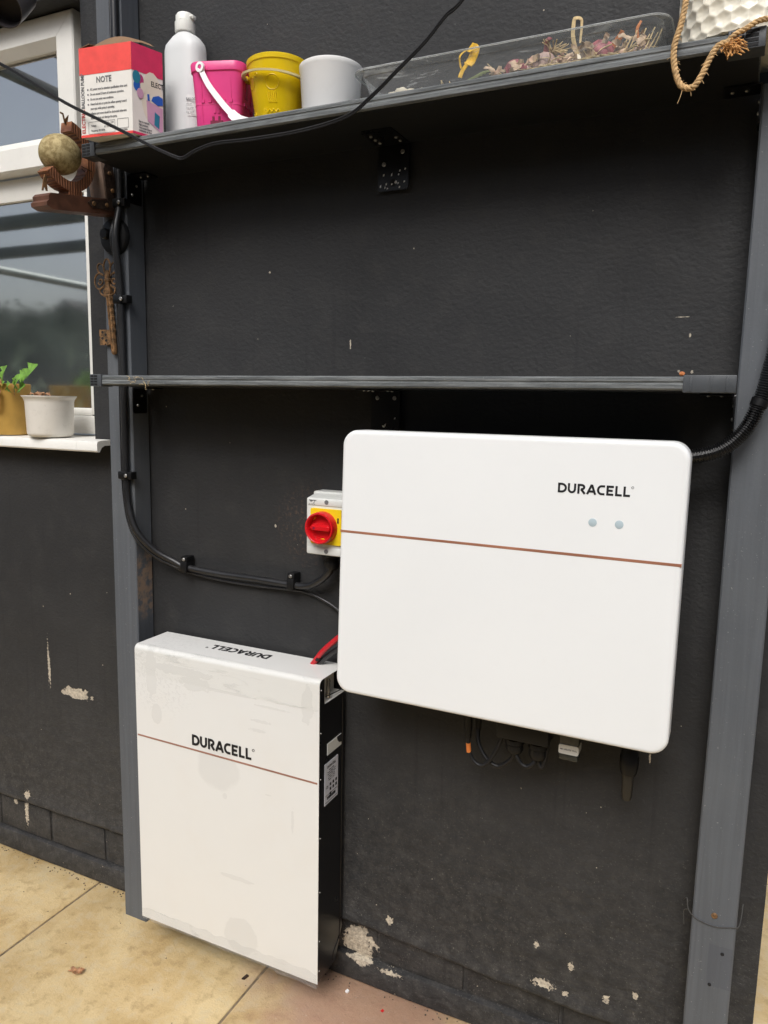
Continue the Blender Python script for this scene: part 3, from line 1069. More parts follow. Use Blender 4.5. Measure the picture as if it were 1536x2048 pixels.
# ------------------------------------------------------------------ shelves
def shelf(label, z0, z1):
    X0, X1, YF, YB = -1.438, -.0125, -.200, -.006
    t = thing('shelf_board', label, 'shelf', ((X0 + X1) / 2, -.1, z0))
    h = z1 - z0
    # grooved composite decking profile
    pr_ = [(YF + .003, z0), (YF, z0 + .003), (YF, z0 + h * .42), (YF + .0014, z0 + h * .50), (YF + .0014, z0 + h * .58), (YF, z0 + h * .65), (YF, z1 - .003), (YF + .003, z1)]
    y = YF + .012
    while y < YB - .01:
        pr_ += [(y, z1), (y + .002, z1 - .002), (y + .005, z1 - .002), (y + .007, z1)]
        y += .014
    pr_ += [(YB, z1), (YB, z0)]
    bm = B()
    prism(bm, pr_, X0 + .004, X1 - .004, 'YZ')
    obj('board', bm, M['deck'], t, smooth=20)
    obj('underside', box(B(), X0 + .006, X1 - .006, YF + .006, YB, z0 - .0012, z0 + .0005), M['deckshade'], t)  # black sheet puts the shade under the shelf into the colour
    return t
S1 = shelf('upper grey composite deck shelf holding buckets, bottle and box', 2.060, 2.084)
S2 = shelf('middle grey composite deck shelf, empty, above the white inverter', 1.532, 1.555)
def end_cap(t, z0, z1, x, side, w, grille, flange):
    """side: -1 left end, +1 right end; the cap wraps the board's end, with its face ribbed or grilled"""
    xa, xb = (x - .002, x + w) if side < 0 else (x - w, x + .002)
    bm = B()
    box(bm, xa, xb, -.2035, -.165, z0 - .0035, z1 + .0025, .0012)
    c = obj('end_cap', bm, M['cap'], t)
    if grille:
        g0, g1 = (xa + .003, xb - flange) if side < 0 else (xa + .004, xb - flange)
        mid = (g0 + g1) / 2
        hh = (z1 - z0 + .003) / 4
        bm = B()
        for r in range(4):
            za = z0 - .002 + r * hh + .0012
            for a, b_ in ((g0, mid - .001), (mid + .001, g1)):
                box(bm, a, b_, -.2042, -.2030, za, za + hh - .0022)
        obj('grille_slots', bm, M['slot'], c, smooth=0)
    else:
        for q in (.12, .5, .8):
            xx = xa + (xb - xa) * q
            obj('rib', box(B(), xx, xx + .004, -.2048, -.2030, z0 - .002, z1 + .001, .0005), M['cap'], c)
end_cap(S1, 2.060, 2.084, -1.440, -1, .038, True, .014)
end_cap(S1, 2.060, 2.084, -.0125, 1, .052, True, .010)
end_cap(S2, 1.532, 1.555, -1.440, -1, .034, True, .012)
end_cap(S2, 1.532, 1.555, -.0125, 1, .080, False, 0)

# shelf brackets: folded black plates
def wall_bracket(label, x0, x1, z0, z1, wl, screws, flecks=0):
    t = thing('shelf_bracket', label, 'bracket', ((x0 + x1) / 2, -.004, z0), 'black shelf brackets')
    bm = B()
    prism(bm, rrect(x0, x1, z0, z1, .006, 4), -.012, -.0085, 'XZ')
    p1 = obj('wall_plate', bm, M['blacksat'], t)
    bm = B()
    prism(bm, rrect(x0 + .0005, x1 - .0005, -wl, -.0088, .006, 4), z1 - .004, z1 - .0005, 'XY')
    obj('shelf_plate', bm, M['blacksat'], t)
    bm = B()
    lathe(bm, [(0, 0), (.0075, 0), (.0075, .0006), (0, .0006)], ((x0 + x1) / 2, -.0119, z0 + .016), 16, 'Y')
    obj('bolt_hole', bm, M['slot'], p1)
    for x, z in screws:
        inst('screw', SCREW, (x, -.012, z), t)
    for i in range(5):
        inst('screw', SMALL, (x0 + .012 + .048 * (i % 2), -.03 - .022 * (i // 2), z1 - .004), t, rot=(rad(90), 0, 0))
    if flecks:
        for i in range(flecks):
            bm = B()
            x = random.uniform(x0 + .004, x1 - .006)
            z = z0 + abs(random.gauss(.0, .018)) + .003
            prism(bm, [(x, z), (x + .003, z + .001), (x + .0035, z + .005 * random.random() + .002), (x + .0005, z + .004)], -.0126, -.0119, 'XZ')
            obj('paint_fleck', bm, M['whp'], p1, smooth=0)
    return t
wall_bracket('black folded bracket with paint flecks under the upper shelf middle', -.763, -.690, 1.962, 2.0605, .105, [(-.749, 2.018), (-.705, 2.040)], 16)
wall_bracket('black folded bracket under the middle shelf, half behind the inverter', -.770, -.698, 1.436, 1.5325, .10, [(-.755, 1.513), (-.712, 1.513)], 4)
def side_bracket(label, x, sgn, z1):
    t = thing('shelf_bracket', label, 'bracket', (x, -.035, z1 - .07), 'black shelf brackets')
    bm = B()
    a, b_ = sorted((x, x + sgn * .003))
    prism(bm, rrect(-.062, -.012, z1 - .068, z1 - .0005, .005, 4), a + .0003 * sgn, b_ + .0003 * sgn, 'YZ')
    obj('post_plate', bm, M['blacksat'], t)
    bm = B()
    a, b_ = sorted((x + sgn * .003, x + sgn * .062))
    prism(bm, rrect(a, b_, -.061, -.013, .004, 4), z1 - .004, z1 - .0008, 'XY')
    obj('shelf_plate', bm, M['blacksat'], t)
    for y, z in ((-.030, z1 - .022), (-.046, z1 - .047)):
        inst('screw', SMALL, (x + sgn * .0034, y, z), t, rot=(0, 0, rad(90) * sgn))
    for d in (.025, .048):
        inst('screw', SMALL, (x + sgn * d, -.037, z1 - .004), t, rot=(rad(90), 0, 0))
side_bracket('black bracket on the left post under the upper shelf', -1.443, 1, 2.0585)
side_bracket('black bracket on the left post under the middle shelf', -1.443, 1, 1.5305)
side_bracket('black bracket on the right post under the upper shelf', -.010, -1, 2.0585)
side_bracket('black bracket on the right post under the middle shelf', -.010, -1, 1.5305)

# ------------------------------------------------------------------ battery
BX0, BX1, BYF, BYB, BZ0, BZ1 = -1.385, -.828, -.140, -.014, .090, .866
bat = thing('battery', 'white wall battery cabinet with black side panel below the isolator', 'battery', ((BX0 + BX1) / 2, (BYF + BYB) / 2, BZ0))
def cover_profile(r=.013, n=6):
    out = [(BYF, BZ0)]
    out += [(BYF + r - r * math.cos(rad(90 * k / n)), BZ1 - r + r * math.sin(rad(90 * k / n))) for k in range(n + 1)]
    out += [(BYB, BZ1)]
    inn = [(y + (.0016 if i < len(out) - 1 else 0), z - (.0016 if i > 0 else 0)) for i, (y, z) in enumerate(out)]
    return out + inn[::-1]
bm = B()
prism(bm, cover_profile(), BX0, BX1, 'YZ')
cover = obj('front_cover', bm, M['film'], bat, smooth=35)
side_prof = [(BYF + .003, BZ0 + .001), (BYF + .003, BZ1 - .014), (BYF + .007, BZ1 - .006), (BYF + .014, BZ1 - .002), (-.1145, BZ1 - .002), (-.1145, .8005), (-.020, .797), (BYB, .797), (BYB, BZ0 + .075), (-.030, BZ0 + .040), (-.050, BZ0 + .001)]
for xa, xb, nm in ((BX1 - .006, BX1 - .001, 'side_panel'), (BX0 + .001, BX0 + .006, 'side_panel')):
    bm = B()
    prism(bm, side_prof, xa, xb, 'YZ')
    sp = obj(nm, bm, M['blacksat'], bat, smooth=20)
bm = B()
box(bm, BX0 + .004, BX1 - .012, BYF + .004, BYB + .0005, BZ0 + .012, .796, .001)
obj('inner_case', bm, M['black'], bat)
# back plate on the wall
obj('back_plate', box(B(), BX0 + .02, BX1 - .02, BYB + .001, -.004, BZ0 + .08, .86), M['black'], bat)
# terminal bay: pale recess with a pin
bm = B()
box(bm, BX1 - .034, BX1 - .031, -.113, -.016, .800, BZ1 - .003)
box(bm, BX1 - .031, BX1 - .0015, -.113, -.016, .7985, .8005)
box(bm, BX1 - .031, BX1 - .0015, -.1142, -.1122, .8007, BZ1 - .003)
bay = obj('terminal_bay', bm, M['whitetop'], bat)
bm = B()
lathe(bm, [(0, .803), (.006, .803), (.006, .846), (.004, .85), (0, .85)], (BX1 - .012, -.079, 0), 16)
obj('terminal_pin', bm, M['shiny'], bay)
bm = B()
tube(bm, [Vector((BX1 - .004, -.105, .815)), Vector((BX1 - .004, -.022, .806))], .0012, 6)
obj('bay_slot', bm, M['black'], bay)
# handle recess
bm = B()
prism(bm, [(-.100, .667), (-.031, .667), (-.031, .696), (-.100, .696)], BX1 - .0009, BX1 + .0004, 'YZ')
hr = obj('handle_recess', bm, M['iso'], bat, smooth=0)
bm = B()
prism(bm, [(-.054, .696)] + [(-.031 - .023 * math.cos(rad(a)), .696 - .021 * math.sin(rad(a))) for a in range(0, 91, 15)] + [(-.031, .696)], BX1 + .0005, BX1 + .001, 'YZ')
obj('grip_opening', bm, M['slot'], hr, smooth=0)
# rating label
bm = B()
box(bm, BX1 - .0008, BX1 + .0003, -.112, -.047, .543, .648)
lab = obj('rating_label', bm, pm('silver_label', (.62, .63, .68), .4, var=.02, bmp=.01), bat, smooth=0)
bm = B()
fm = lambda y, z: facing((BX1 + .0005, y, z), (0, 1, 0), (0, 0, 1))
text(bm, 'DURACELL', .0085, fm(-.0795, .634), .0002, 1, 'CENTER')
for i in range(6):
    text(bm, ('Battery Module', 'Nominal Voltage  51.2 V', 'Rated Capacity  100 Ah', 'Energy  5.12 kWh', 'Max. Current  100 A', 'Ambient  0 - 50 C')[i], .0040, fm(-.0795, .6265 - .0052 * i), 0, 1, 'CENTER')
text(bm, 'CE', .010, fm(-.107, .583), 0)
for i in range(7):
    box(bm, BX1 + .0003, BX1 + .0008, -.088 + .014 * (i % 3), -.081 + .014 * (i % 3), .585 - .012 * (i // 3), .592 - .012 * (i // 3))
box(bm, BX1 + .0003, BX1 + .0008, -.109, -.050, .5685 - .003, .5685 - .0022)
box(bm, BX1 + .0003, BX1 + .0008, -.109, -.050, .548, .5486)
for i in range(22):
    y = -.101 + .0019 * i
    box(bm, BX1 + .0003, BX1 + .0008, y, y + random.choice((.0006, .001, .0013)), .5545, .5615)
obj('label_print', bm, M['ink'], lab, smooth=0)
for z in (.84, .735, .62, .47, .33, .20, .12):
    inst('screw', SMALL, (BX1 - .0005, -.131, z), bat, rot=(0, 0, rad(90)), scale=(.55, .55, .55))
# seam of the black rear shell
bm = B()
tube(bm, smoothpath([(BX1 - .0008, -.026, .79), (BX1 - .0008, -.026, .20), (BX1 - .0008, -.033, .145), (BX1 - .0008, -.058, .122), (BX1 - .0008, -.062, .10)], 6), .0014, 6)
obj('rear_seam', bm, M['blacksat'], bat)
bm = B()
prism(bm, [(BX0 + .003, .6165), (BX1 - .004, .6110), (BX1 - .004, .6155), (BX0 + .003, .6210)], BYF - .0006, BYF + .0002, 'XZ')
obj('stripe', bm, M['copper2'], bat, smooth=0)
bm = B()
wordmark(bm, facing((-1.200, BYF - .0003, .6295), (1, 0, 0), (0, 0, 1)), .0285, .183, .0007)
obj('lettering', bm, M['ink'], bat, smooth=0)
bm = B()
wordmark(bm, facing((-1.020, -.044, BZ1 + .0002), (-1, 0, 0), (0, -1, 0)), .029, .180, .0005)
obj('lettering', bm, M['ink'], bat, smooth=0)
# clear film: slack hem along the bottom edge, wrinkles and a fold along the top edge
film = mat_clear('clear_protective_film', (.98, .98, .98), .06, .25, .15)
bm = B()
rows_ = []
n = 90
for i in range(n + 1):
    x = BX0 + .002 + (BX1 - BX0 - .004) * i / n
    d = mnoise.noise(Vector((x * 14, 0, 0)))
    e = mnoise.noise(Vector((x * 33, 5, 0)))
    sag = .004 + .004 * d + (.006 if x > -.95 else 0)
    rows_.append([bm.verts.new(p) for p in ((x, BYF - .0012, BZ0 + .030 + .010 * e), (x, BYF - .003 - .003 * abs(d), BZ0 + .014), (x, BYF - .005 - .005 * max(0, d + e * .5), BZ0 + .002), (x, BYF - .002, BZ0 - sag), (x, BYF + .006, BZ0 - sag * .7))])
for a, b_ in zip(rows_, rows_[1:]):
    for k in range(4):
        bm.faces.new((a[k], b_[k], b_[k + 1], a[k + 1]))
obj('film_hem', bm, film, cover)
bm = B()
rows_ = []
n, q = 120, 14
for i in range(n + 1):
    x = BX0 - .001 + (BX1 - BX0 + .002) * i / n
    row = []
    for k in range(q + 1):
        t = k / q
        s = t * .085          # arc length down from the top edge
        if s < .022:
            a = s / .022 * math.pi / 2
            y, z = BYF + .013 - .0145 * math.sin(a), BZ1 - .013 + .0145 * math.cos(a)
            ny, nzz = -math.sin(a), math.cos(a)
        else:
            y, z = BYF - .0015, BZ1 - .013 - (s - .022)
            ny, nzz = -1, 0
        w = mnoise.noise(Vector((x * 16 + t * 5, t * 3, 2))) ** 2 * .006
        w += .004 * max(0, mnoise.noise(Vector((x * 5 + 3 * t, t * 9, 8)))) * (1 - t)
        cr = max(0, 1 - abs(x - BX1) / .06) + max(0, 1 - abs(x - BX0) / .09)
        w += cr * .005 * abs(mnoise.noise(Vector((x * 60 + t * 6, t * 6, 1))))
        w *= (1 - t) ** .5
        row.append(bm.verts.new((x, y + ny * w, z + nzz * w)))
    rows_.append(row)
for a, b_ in zip(rows_, rows_[1:]):
    for k in range(q):
        bm.faces.new((a[k], b_[k], b_[k + 1], a[k + 1]))
obj('film_fold', bm, mat_clear('clear_protective_film_fold', (.985, .985, .98), .0, .22, .05), cover)

# ------------------------------------------------------------------ inverter
IX0, IX1, IZ0, IZ1, IY = -.7535, -.0720, .878, 1.4445, -.190
inv = thing('inverter', 'white wall inverter with thin copper stripe and two grey dots', 'inverter', ((IX0 + IX1) / 2, -.1, IZ0))
LEAN = Matrix.Identity(4)
LEAN[1][2] = .036
LEAN[1][3] = -.036 * 1.16
def lean(bm):
    bmesh.ops.transform(bm, matrix=LEAN, verts=bm.verts)
    return bm
bm = B()
secs = []
for y, g in ((IY + .048, 0), (IY + .008, 0), (IY + .004, .0009), (IY + .0015, .003), (IY + .0003, .006), (IY, .010)):
    secs.append([(x, y, z) for x, z in rrect(IX0 + g, IX1 - g, IZ0 + g, IZ1 - g, .032 - g * .6, 8)])
loft(bm, secs)
obj('front_cover', lean(bm), M['white'], inv, smooth=30)
bm = B()
prism(bm, rrect(IX0 + .018, IX1 - .018, IZ0 + .012, IZ1 - .012, .03, 6), IY + .0485, -.022, 'XZ')
obj('rear_body', lean(bm), M['black'], inv, smooth=30)
for x in (-.60, -.22):
    obj('mounting_rail', box(B(), x - .04, x + .04, -.042, -.003, 1.05, 1.36), M['black'], inv)
bm = B()
prism(bm, [(IX0 + .0012, 1.2282), (IX1 - .0012, 1.2268), (IX1 - .0012, 1.2320), (IX0 + .0012, 1.2332)], IY - .0004, IY + .003, 'XZ')
obj('stripe', lean(bm), M['copper'], inv, smooth=0)
bm = B()
wordmark(bm, facing((-.2965, IY - .0001, 1.3435), (1, 0, 0), (0, 0, 1)), .0182, .1295, .0004)
obj('lettering', lean(bm), M['ink'], inv, smooth=0)
for x in (-.2300, -.1830):
    bm = B()
    lathe(bm, [(0, -.0005), (.0076, -.0005), (.0076, .0004), (.007, .0006), (0, .0006)], (x, IY, 1.2925), 24, 'Y')
    obj('indicator', lean(bm), M['dot'], inv)
# connectors on the underside
def gland(bm, x, y, z1, z0, r):
    h = z1 - z0
    lathe(bm, [(0, z1), (r * .9, z1), (r * .9, z1 - h * .2), (r * 1.1, z1 - h * .22), (r * 1.1, z1 - h * .42), (r, z1 - h * .45), (r, z1 - h * .75), (r * .8, z0), (0, z0)], (x, y, 0), 14)
for gx, gy, gz, gr in ((-.480, -.10, .788, .0085), (-.466, -.075, .800, .0080)):
    bm = B()
    gland(bm, gx, gy, .888, gz, gr)
    obj('small_connector', bm, M['black'], inv)
bm = B()
box(bm, -.408, -.300, -.135, -.060, .818, .888, .003)
obj('wiring_cover', bm, M['black'], inv)
for x, z in ((-.377, .779), (-.327, .776)):
    bm = B()
    lathe(bm, [(0, .822), (.017, .822), (.017, .812), (.021, .810), (.021, .800), (.018, .797), (.019, z + .008), (.015, z), (0, z)], (x, -.10, 0), 18)
    obj('cable_gland', bm, M['black'], inv)
bm = B()
box(bm, -.282, -.243, -.113, -.085, .822, .888, .002)
box(bm, -.2815, -.2435, -.1125, -.0855, .7895, .809, .003)
dg = obj('update_dongle', bm, M['smoke'], inv)
bm = B()
prism(bm, rrect(-.2825, -.2425, .8040, .8235, .004, 4), -.1145, -.0845, 'XZ')
dl = obj('dongle_label', bm, M['tool'], dg)
bm = B()
text(bm, '485 UPDATE TOOL', .0042, facing((-.2625, -.1147, .8125), (1, 0, 0), (0, 0, 1)), .00005, .95, 'CENTER')
obj('label_print', bm, M['ink'], dl, smooth=0)
bm = B()
lathe(bm, [(0, .888), (.0165, .888), (.0165, .825), (.0185, .822), (.0185, .800), (.0155, .786), (0, .786)], (-.146, -.10, 0), 18)
obj('cable_gland', bm, M['black'], inv)
bm = B()
lathe(bm, [(0, .788), (.0115, .788), (.0105, .738), (.008, .730), (0, .729)], (-.1465, -.10, 0), 14)
obj('blanking_boot', bm, M['brownish'], inv)
def cable(name, label, pts, r, mat='rubber', seg=10, cat='cable', n=8, extra=None):
    bm = B()
    tube(bm, smoothpath(pts, n), r, seg)
    o = obj(name, bm, M[mat])
    tag(o, label, cat)
    return o
cA = cable('data_cable', 'thin black looped cable with orange marker under the inverter', [(-.480, -.10, .795), (-.479, -.10, .776), (-.477, -.10, .76), (-.468, -.10, .741), (-.453, -.10, .731), (-.437, -.10, .738), (-.419, -.10, .767), (-.405, -.10, .805), (-.40, -.10, .83)], .0046, 'cordm')
bm = B()
tube(bm, smoothpath([(-.4789, -.10, .776), (-.4782, -.10, .768), (-.4768, -.10, .756)], 4), .0054, 10)
obj('orange_marker', bm, M['orangetape'], cA)
cable('data_cable', 'thin black cable looping from second connector to left gland', [(-.466, -.075, .81), (-.461, -.085, .776), (-.443, -.09, .748), (-.420, -.09, .733), (-.404, -.09, .738), (-.383, -.095, .76), (-.377, -.10, .785)], .0046, 'cordm')
cable('data_cable', 'short black cable looping between the two inverter glands', [(-.375, -.10, .785), (-.370, -.105, .772), (-.360, -.105, .758), (-.348, -.105, .754), (-.335, -.105, .764), (-.328, -.10, .782)], .0046, 'cordm')
cable('data_cable', 'black cable end turning up beside the right gland', [(-.326, -.10, .782), (-.324, -.10, .765), (-.319, -.10, .757), (-.314, -.10, .765), (-.309, -.10, .798), (-.306, -.10, .83)], .0046, 'cordm')

# ------------------------------------------------------------------ battery cables
cable('battery_cable', 'red cable rising from battery behind the inverter', [(-.92, -.040, .845), (-.90, -.045, .868), (-.873, -.05, .902), (-.836, -.05, .938), (-.78, -.05, .985), (-.72, -.06, 1.02)], .0066, 'redcable')
cable('battery_cable', 'black cable running beneath the red battery cable', [(-.905, -.036, .845), (-.885, -.040, .868), (-.858, -.042, .895), (-.822, -.042, .922), (-.77, -.045, .96), (-.72, -.05, .99)], .0066)
bm = B()
tube(bm, [Vector((-.8895, -.0465, .8785)), Vector((-.8835, -.0475, .8865))], .0074, 10)
tag(obj('cable_tie', bm, M['black']), 'black tie around the red battery cable', 'cable tie')

# ------------------------------------------------------------------ isolator switch
iso = thing('rotary_isolator', 'grey isolator box with red dial on yellow plate beside the inverter', 'switch', (-.845, -.05, 1.145))
bm = B()
loft(bm, [[(x, y, z) for x, z in rrect(-.905 + g, -.785 - g, 1.140 + g, 1.292 - g, .004, 3)] for y, g in ((-.004, .0), (-.040, .0), (-.041, .004), (-.088, .010), (-.091, .0125))])
obj('enclosure', bm, M['iso'], iso, smooth=30)
obj('raised_band', box(B(), -.8905, -.7995, -.0925, -.0912, 1.152, 1.1675, .0004), M['iso'], iso)
obj('raised_band', box(B(), -.8905, -.7995, -.0925, -.0912, 1.266, 1.2795, .0004), M['iso'], iso)
for z in (1.2745, 1.160):
    bm = B()
    lathe(bm, [(0, .0008), (.0052, .0008), (.0052, .0022), (0, .0022)], (-.8405, -.0912, z), 16, 'Y')
    obj('screw_recess', bm, M['greyink'], iso)
bm = B()
prism(bm, rrect(-.881, -.800, 1.177, 1.2595, .004, 3), -.0955, -.0908, 'XZ')
obj('yellow_plate', bm, M['yellow'], iso)
bm = B()
prism(bm, rrect(-.8105, -.8065, 1.228, 1.241, .002, 3), -.0962, -.0954, 'XZ', mtx=None)
obj('padlock_slot', bm, M['brownish'], iso)
DC = (-.8475, -.0955, 1.2165)
bm = B()
lathe(bm, [(0, .004), (.030, .004), (.0305, .020), (.033, .022), (.0355, .0215), (.0365, .019), (.0375, .0), (0, 0)], DC, 40, 'Y')
dial = obj('red_dial', bm, M['red'], iso, smooth=50)
bm = B()
loft(bm, [[(DC[0] + x, DC[1] - y, DC[2] + z) for x, z in rrect(-.020 + g, .027 - g, -.0055 + g * .6, .0065 - g * .6, .003, 3)] for y, g in ((.0042, -.001), (.016, 0), (.0195, .0008), (.0205, .002))])
obj('dial_grip', bm, M['red'], dial)
bm = B()
prism(bm, [(DC[0] - .026, DC[2] - .001), (DC[0] - .017, DC[2] + .0095), (DC[0] - .013, DC[2] + .006), (DC[0] - .013, DC[2] - .007)], DC[1] - .0165, DC[1] - .004, 'XZ')
obj('dial_pointer', bm, M['red'], dial)
bm = B()
lathe(bm, [(0, 0), (.0028, 0), (.0028, .001), (0, .001)], (DC[0] - .0125, DC[1] - .0200, DC[2]), 12, 'Y')
obj('grip_hole', bm, M['pinkdark'], dial)
bm = B()
prism(bm, [(DC[0] - .024, DC[2] + .015), (DC[0] - .018, DC[2] + .019), (DC[0] - .015, DC[2] + .024), (DC[0] - .020, DC[2] + .022)], DC[1] - .0052, DC[1] - .004, 'XZ')
prism(bm, [(DC[0] - .004, DC[2] - .027), (DC[0] + .008, DC[2] - .0275), (DC[0] + .002, DC[2] - .0245)], DC[1] - .0052, DC[1] - .004, 'XZ')
obj('dial_mark', bm, M['yellow'], dial, smooth=0)
bm = B()
ly = -.0929
prism(bm, [(-.8875, 1.2785), (-.8745, 1.2775), (-.8795, 1.2735), (-.8825, 1.2735)], ly, -.0924, 'XZ')
prism(bm, [(-.8765, 1.2780), (-.8665, 1.2775), (-.8720, 1.2745)], ly - .0001, -.0924, 'XZ')
prism(bm, [(-.8765, 1.2690), (-.8755, 1.2690), (-.8715, 1.2735), (-.8730, 1.2738)], ly, -.0924, 'XZ')
for i in range(4):
    box(bm, -.8868 + .0045 * i, -.8846 + .0045 * i, ly, -.0924, 1.2672, 1.2688)
obj('maker_mark', bm, M['greyink'], iso, smooth=0)
bm = B()
lathe(bm, [(0, 1.1395), (.016, 1.1395), (.016, 1.130), (.018, 1.129), (.018, 1.117), (.014, 1.110), (0, 1.110)], (-.848, -.050, 0), 14)
obj('cable_gland', bm, M['black'], iso)

# ------------------------------------------------------------------ supply cables down the post and along the wall
main = [(-1.452, -.076, 2.72), (-1.452, -.076, 2.40), (-1.451, -.077, 2.10), (-1.452, -.078, 1.985), (-1.455, -.092, 1.905), (-1.457, -.080, 1.80), (-1.457, -.077, 1.70), (-1.458, -.076, 1.50), (-1.459, -.076, 1.33),
        (-1.456, -.077, 1.25), (-1.444, -.078, 1.19), (-1.424, -.072, 1.143), (-1.388, -.050, 1.098), (-1.345, -.030, 1.072), (-1.306, -.024, 1.058), (-1.20, -.022, 1.052), (-1.09, -.022, 1.052), (-.975, -.024, 1.050), (-.925, -.030, 1.055), (-.885, -.040, 1.076), (-.858, -.048, 1.100), (-.849, -.050, 1.118)]
cable('supply_cable', 'thick black cable clipped down the left post and along to the isolator', main, .0088, n=10)
sec = [(-1.468, -.072, 2.72), (-1.468, -.072, 2.10), (-1.468, -.074, 1.97), (-1.470, -.091, 1.905), (-1.472, -.074, 1.80), (-1.474, -.072, 1.5), (-1.475, -.072, 1.33), (-1.470, -.073, 1.24), (-1.455, -.074, 1.17), (-1.430, -.070, 1.125), (-1.392, -.047, 1.082), (-1.345, -.024, 1.055), (-1.30, -.017, 1.043), (-1.20, -.014, 1.034), (-1.09, -.014, 1.032), (-.975, -.016, 1.036), (-.945, -.013, 1.034), (-.905, -.012, 1.024), (-.858, -.012, 1.004), (-.79, -.03, .97), (-.72, -.05, .96)]
cable('data_cable', 'thin shiny black cable running under the thick one to the inverter', sec, .0040, n=10)
def clip(label, x, y, z, vertical, rot=0.0):
    t = thing('cable_clip', label, 'cable clip', (x, y, z), 'black cable clips')
    def ob_(x0, x1, y0, y1, z0, z1, bev):
        return box(B(), x + x0, x + x1, y + y0, y + y1, z + z0, z + z1, bev)
    if vertical:
        obj('saddle', ob_(-.0165, .0125, -.0150, .009, -.0105, .0105, .0035), M['black'], t, smooth=35)
        obj('boss', ob_(.0105, .0275, -.0115, .009, -.0098, .0098, .0012), M['black'], t, smooth=35)
        inst('screw', SCREW, (x + .0115, y - .0150, z), t)
    else:
        obj('saddle', ob_(-.0105, .0105, -.0150, .019, -.0170, .0125, .0035), M['black'], t, smooth=35)
        obj('boss', ob_(-.0098, .0098, -.0115, .019, .0105, .0260, .0012), M['black'], t, smooth=35)
        inst('screw', SCREW, (x, y - .0118, z + .0185), t)
clip('black cable clip on the left post, just under the upper shelf', -1.4555, -.0745, 1.985, True)
clip('black cable clip on the left post, beside the rusty key', -1.4575, -.0745, 1.751, True)
clip('black cable clip on the left post, below the middle shelf', -1.4590, -.0745, 1.300, True)
clip('black cable clip on the wall, nearest the left post', -1.306, -.0235, 1.0625, False)
clip('black cable clip on the wall, nearest the isolator', -.9735, -.0235, 1.0555, False)

# round black socket behind the cable
t = thing('round_fitting', 'round black fitting on left post behind the cable', 'fitting', (-1.478, -.066, 1.865))
bm = B()
lathe(bm, [(0, 0), (.0455, 0), (.0455, .006), (.042, .012), (.030, .015), (0, .0155)], (-1.478, -.0655, 1.908), 36, 'Y')
obj('back_plate', bm, M['black'], t)
bm = B()
lathe(bm, [(0, 0), (.0135, 0), (.0135, .010), (.011, .013), (0, .0135)], (-1.497, -.078, 1.914), 20, 'Y')
obj('knob', bm, M['black'], t)

# corrugated conduit
t = thing('corrugated_conduit', 'black corrugated conduit curving from the inverter over the right post', 'conduit', (-.06, -.1, 1.40))
path = smoothpath([(-.12, -.115, 1.412), (-.085, -.115, 1.414), (-.029, -.112, 1.430), (.008, -.105, 1.466), (.029, -.098, 1.519), (.040, -.094, 1.575), (.052, -.092, 1.66), (.064, -.092, 1.80), (.073, -.092, 2.0), (.078, -.092, 2.2)], 60)
L = [0]
for a, b_ in zip(path, path[1:]):
    L.append(L[-1] + (b_ - a).length)
pts = []
step = .0011
s, i = 0.0, 0
while s < L[-1]:
    while L[i + 1] < s:
        i += 1
    pts.append(path[i].lerp(path[i + 1], (s - L[i]) / max(1e-9, L[i + 1] - L[i])))
    s += step
bm = B()
tot = L[-1]
tube(bm, pts, .012, 14, rfun=lambda u: .0118 + .0016 * (1 if (u * tot) % .0044 < .0022 else -1))
obj('ribbed_hose', bm, M['conduit'], t, smooth=20)
bm = B()
tube(bm, [Vector((.0255, -.0993, 1.508)), Vector((.0293, -.0978, 1.520))], .0150, 14)
obj('clip_ring', bm, M['black'], t)

# ------------------------------------------------------------------ string round the right post
bm = B()
tube(bm, smoothpath([(-.028, -.045, .515), (-.022, -.060, .530), (-.018, -.067, .512), (-.006, -.0675, .4985), (.012, -.0668, .492), (.035, -.0668, .490), (.060, -.0668, .497), (.0735, -.0672, .503), (.078, -.050, .515), (.080, -.03, .53)], 8), .0011, 6)
tube(bm, smoothpath([(-.018, -.067, .512), (-.026, -.058, .50), (-.024, -.055, .47)], 6), .0009, 6)
tag(obj('string', bm, M['wire']), 'thin dark string tied round the right post near its foot', 'string')

# ------------------------------------------------------------------ cardboard box
AX, AY, TH, BW, BH, BZ = -1.2719, -.2157, rad(7.85), .1368, .1892, 2.0855
bd = .076
bxv = Vector((-math.cos(TH), -math.sin(TH), 0))      # along the NOTE face, right to left
byv = Vector((.025, .075, 0)).normalized()           # along the balloon face, front to back
A0 = Vector((AX, AY, BZ))
carton = thing('cardboard_box', 'red and white printed carton with open flaps on the upper shelf', 'box', A0 + bxv * BW / 2 + byv * bd / 2)
def quadwall(bm, p0, e1, e2, th, nrm):
    nrm = Vector(nrm).normalized() * th
    c = [p0, p0 + e1, p0 + e1 + e2, p0 + e2]
    lo = [bm.verts.new(p) for p in c]
    hi = [bm.verts.new(p + nrm) for p in c]
    bm.faces.new(lo)
    bm.faces.new(hi[::-1])
    for i in range(4):
        bm.faces.new((lo[i], hi[i], hi[(i + 1) % 4], lo[(i + 1) % 4]))
Z = Vector((0, 0, 1))
nF = -Vector((math.sin(TH) * -1, math.cos(TH), 0))
nF = Vector((bxv.y, -bxv.x, 0))
if nF.y > 0:
    nF = -nF
nR = Vector((byv.y, -byv.x, 0))
if nR.x < 0:
    nR = -nR
bm = B()
wv_ = bxv * BW
dv_ = byv * bd
loft(bm, [[A0 + q + Z * h for q in (Vector(), wv_, wv_ + dv_, dv_)] for h in (0, BH)], True, False)
obj('carton', bm, M['card'], carton, smooth=0)
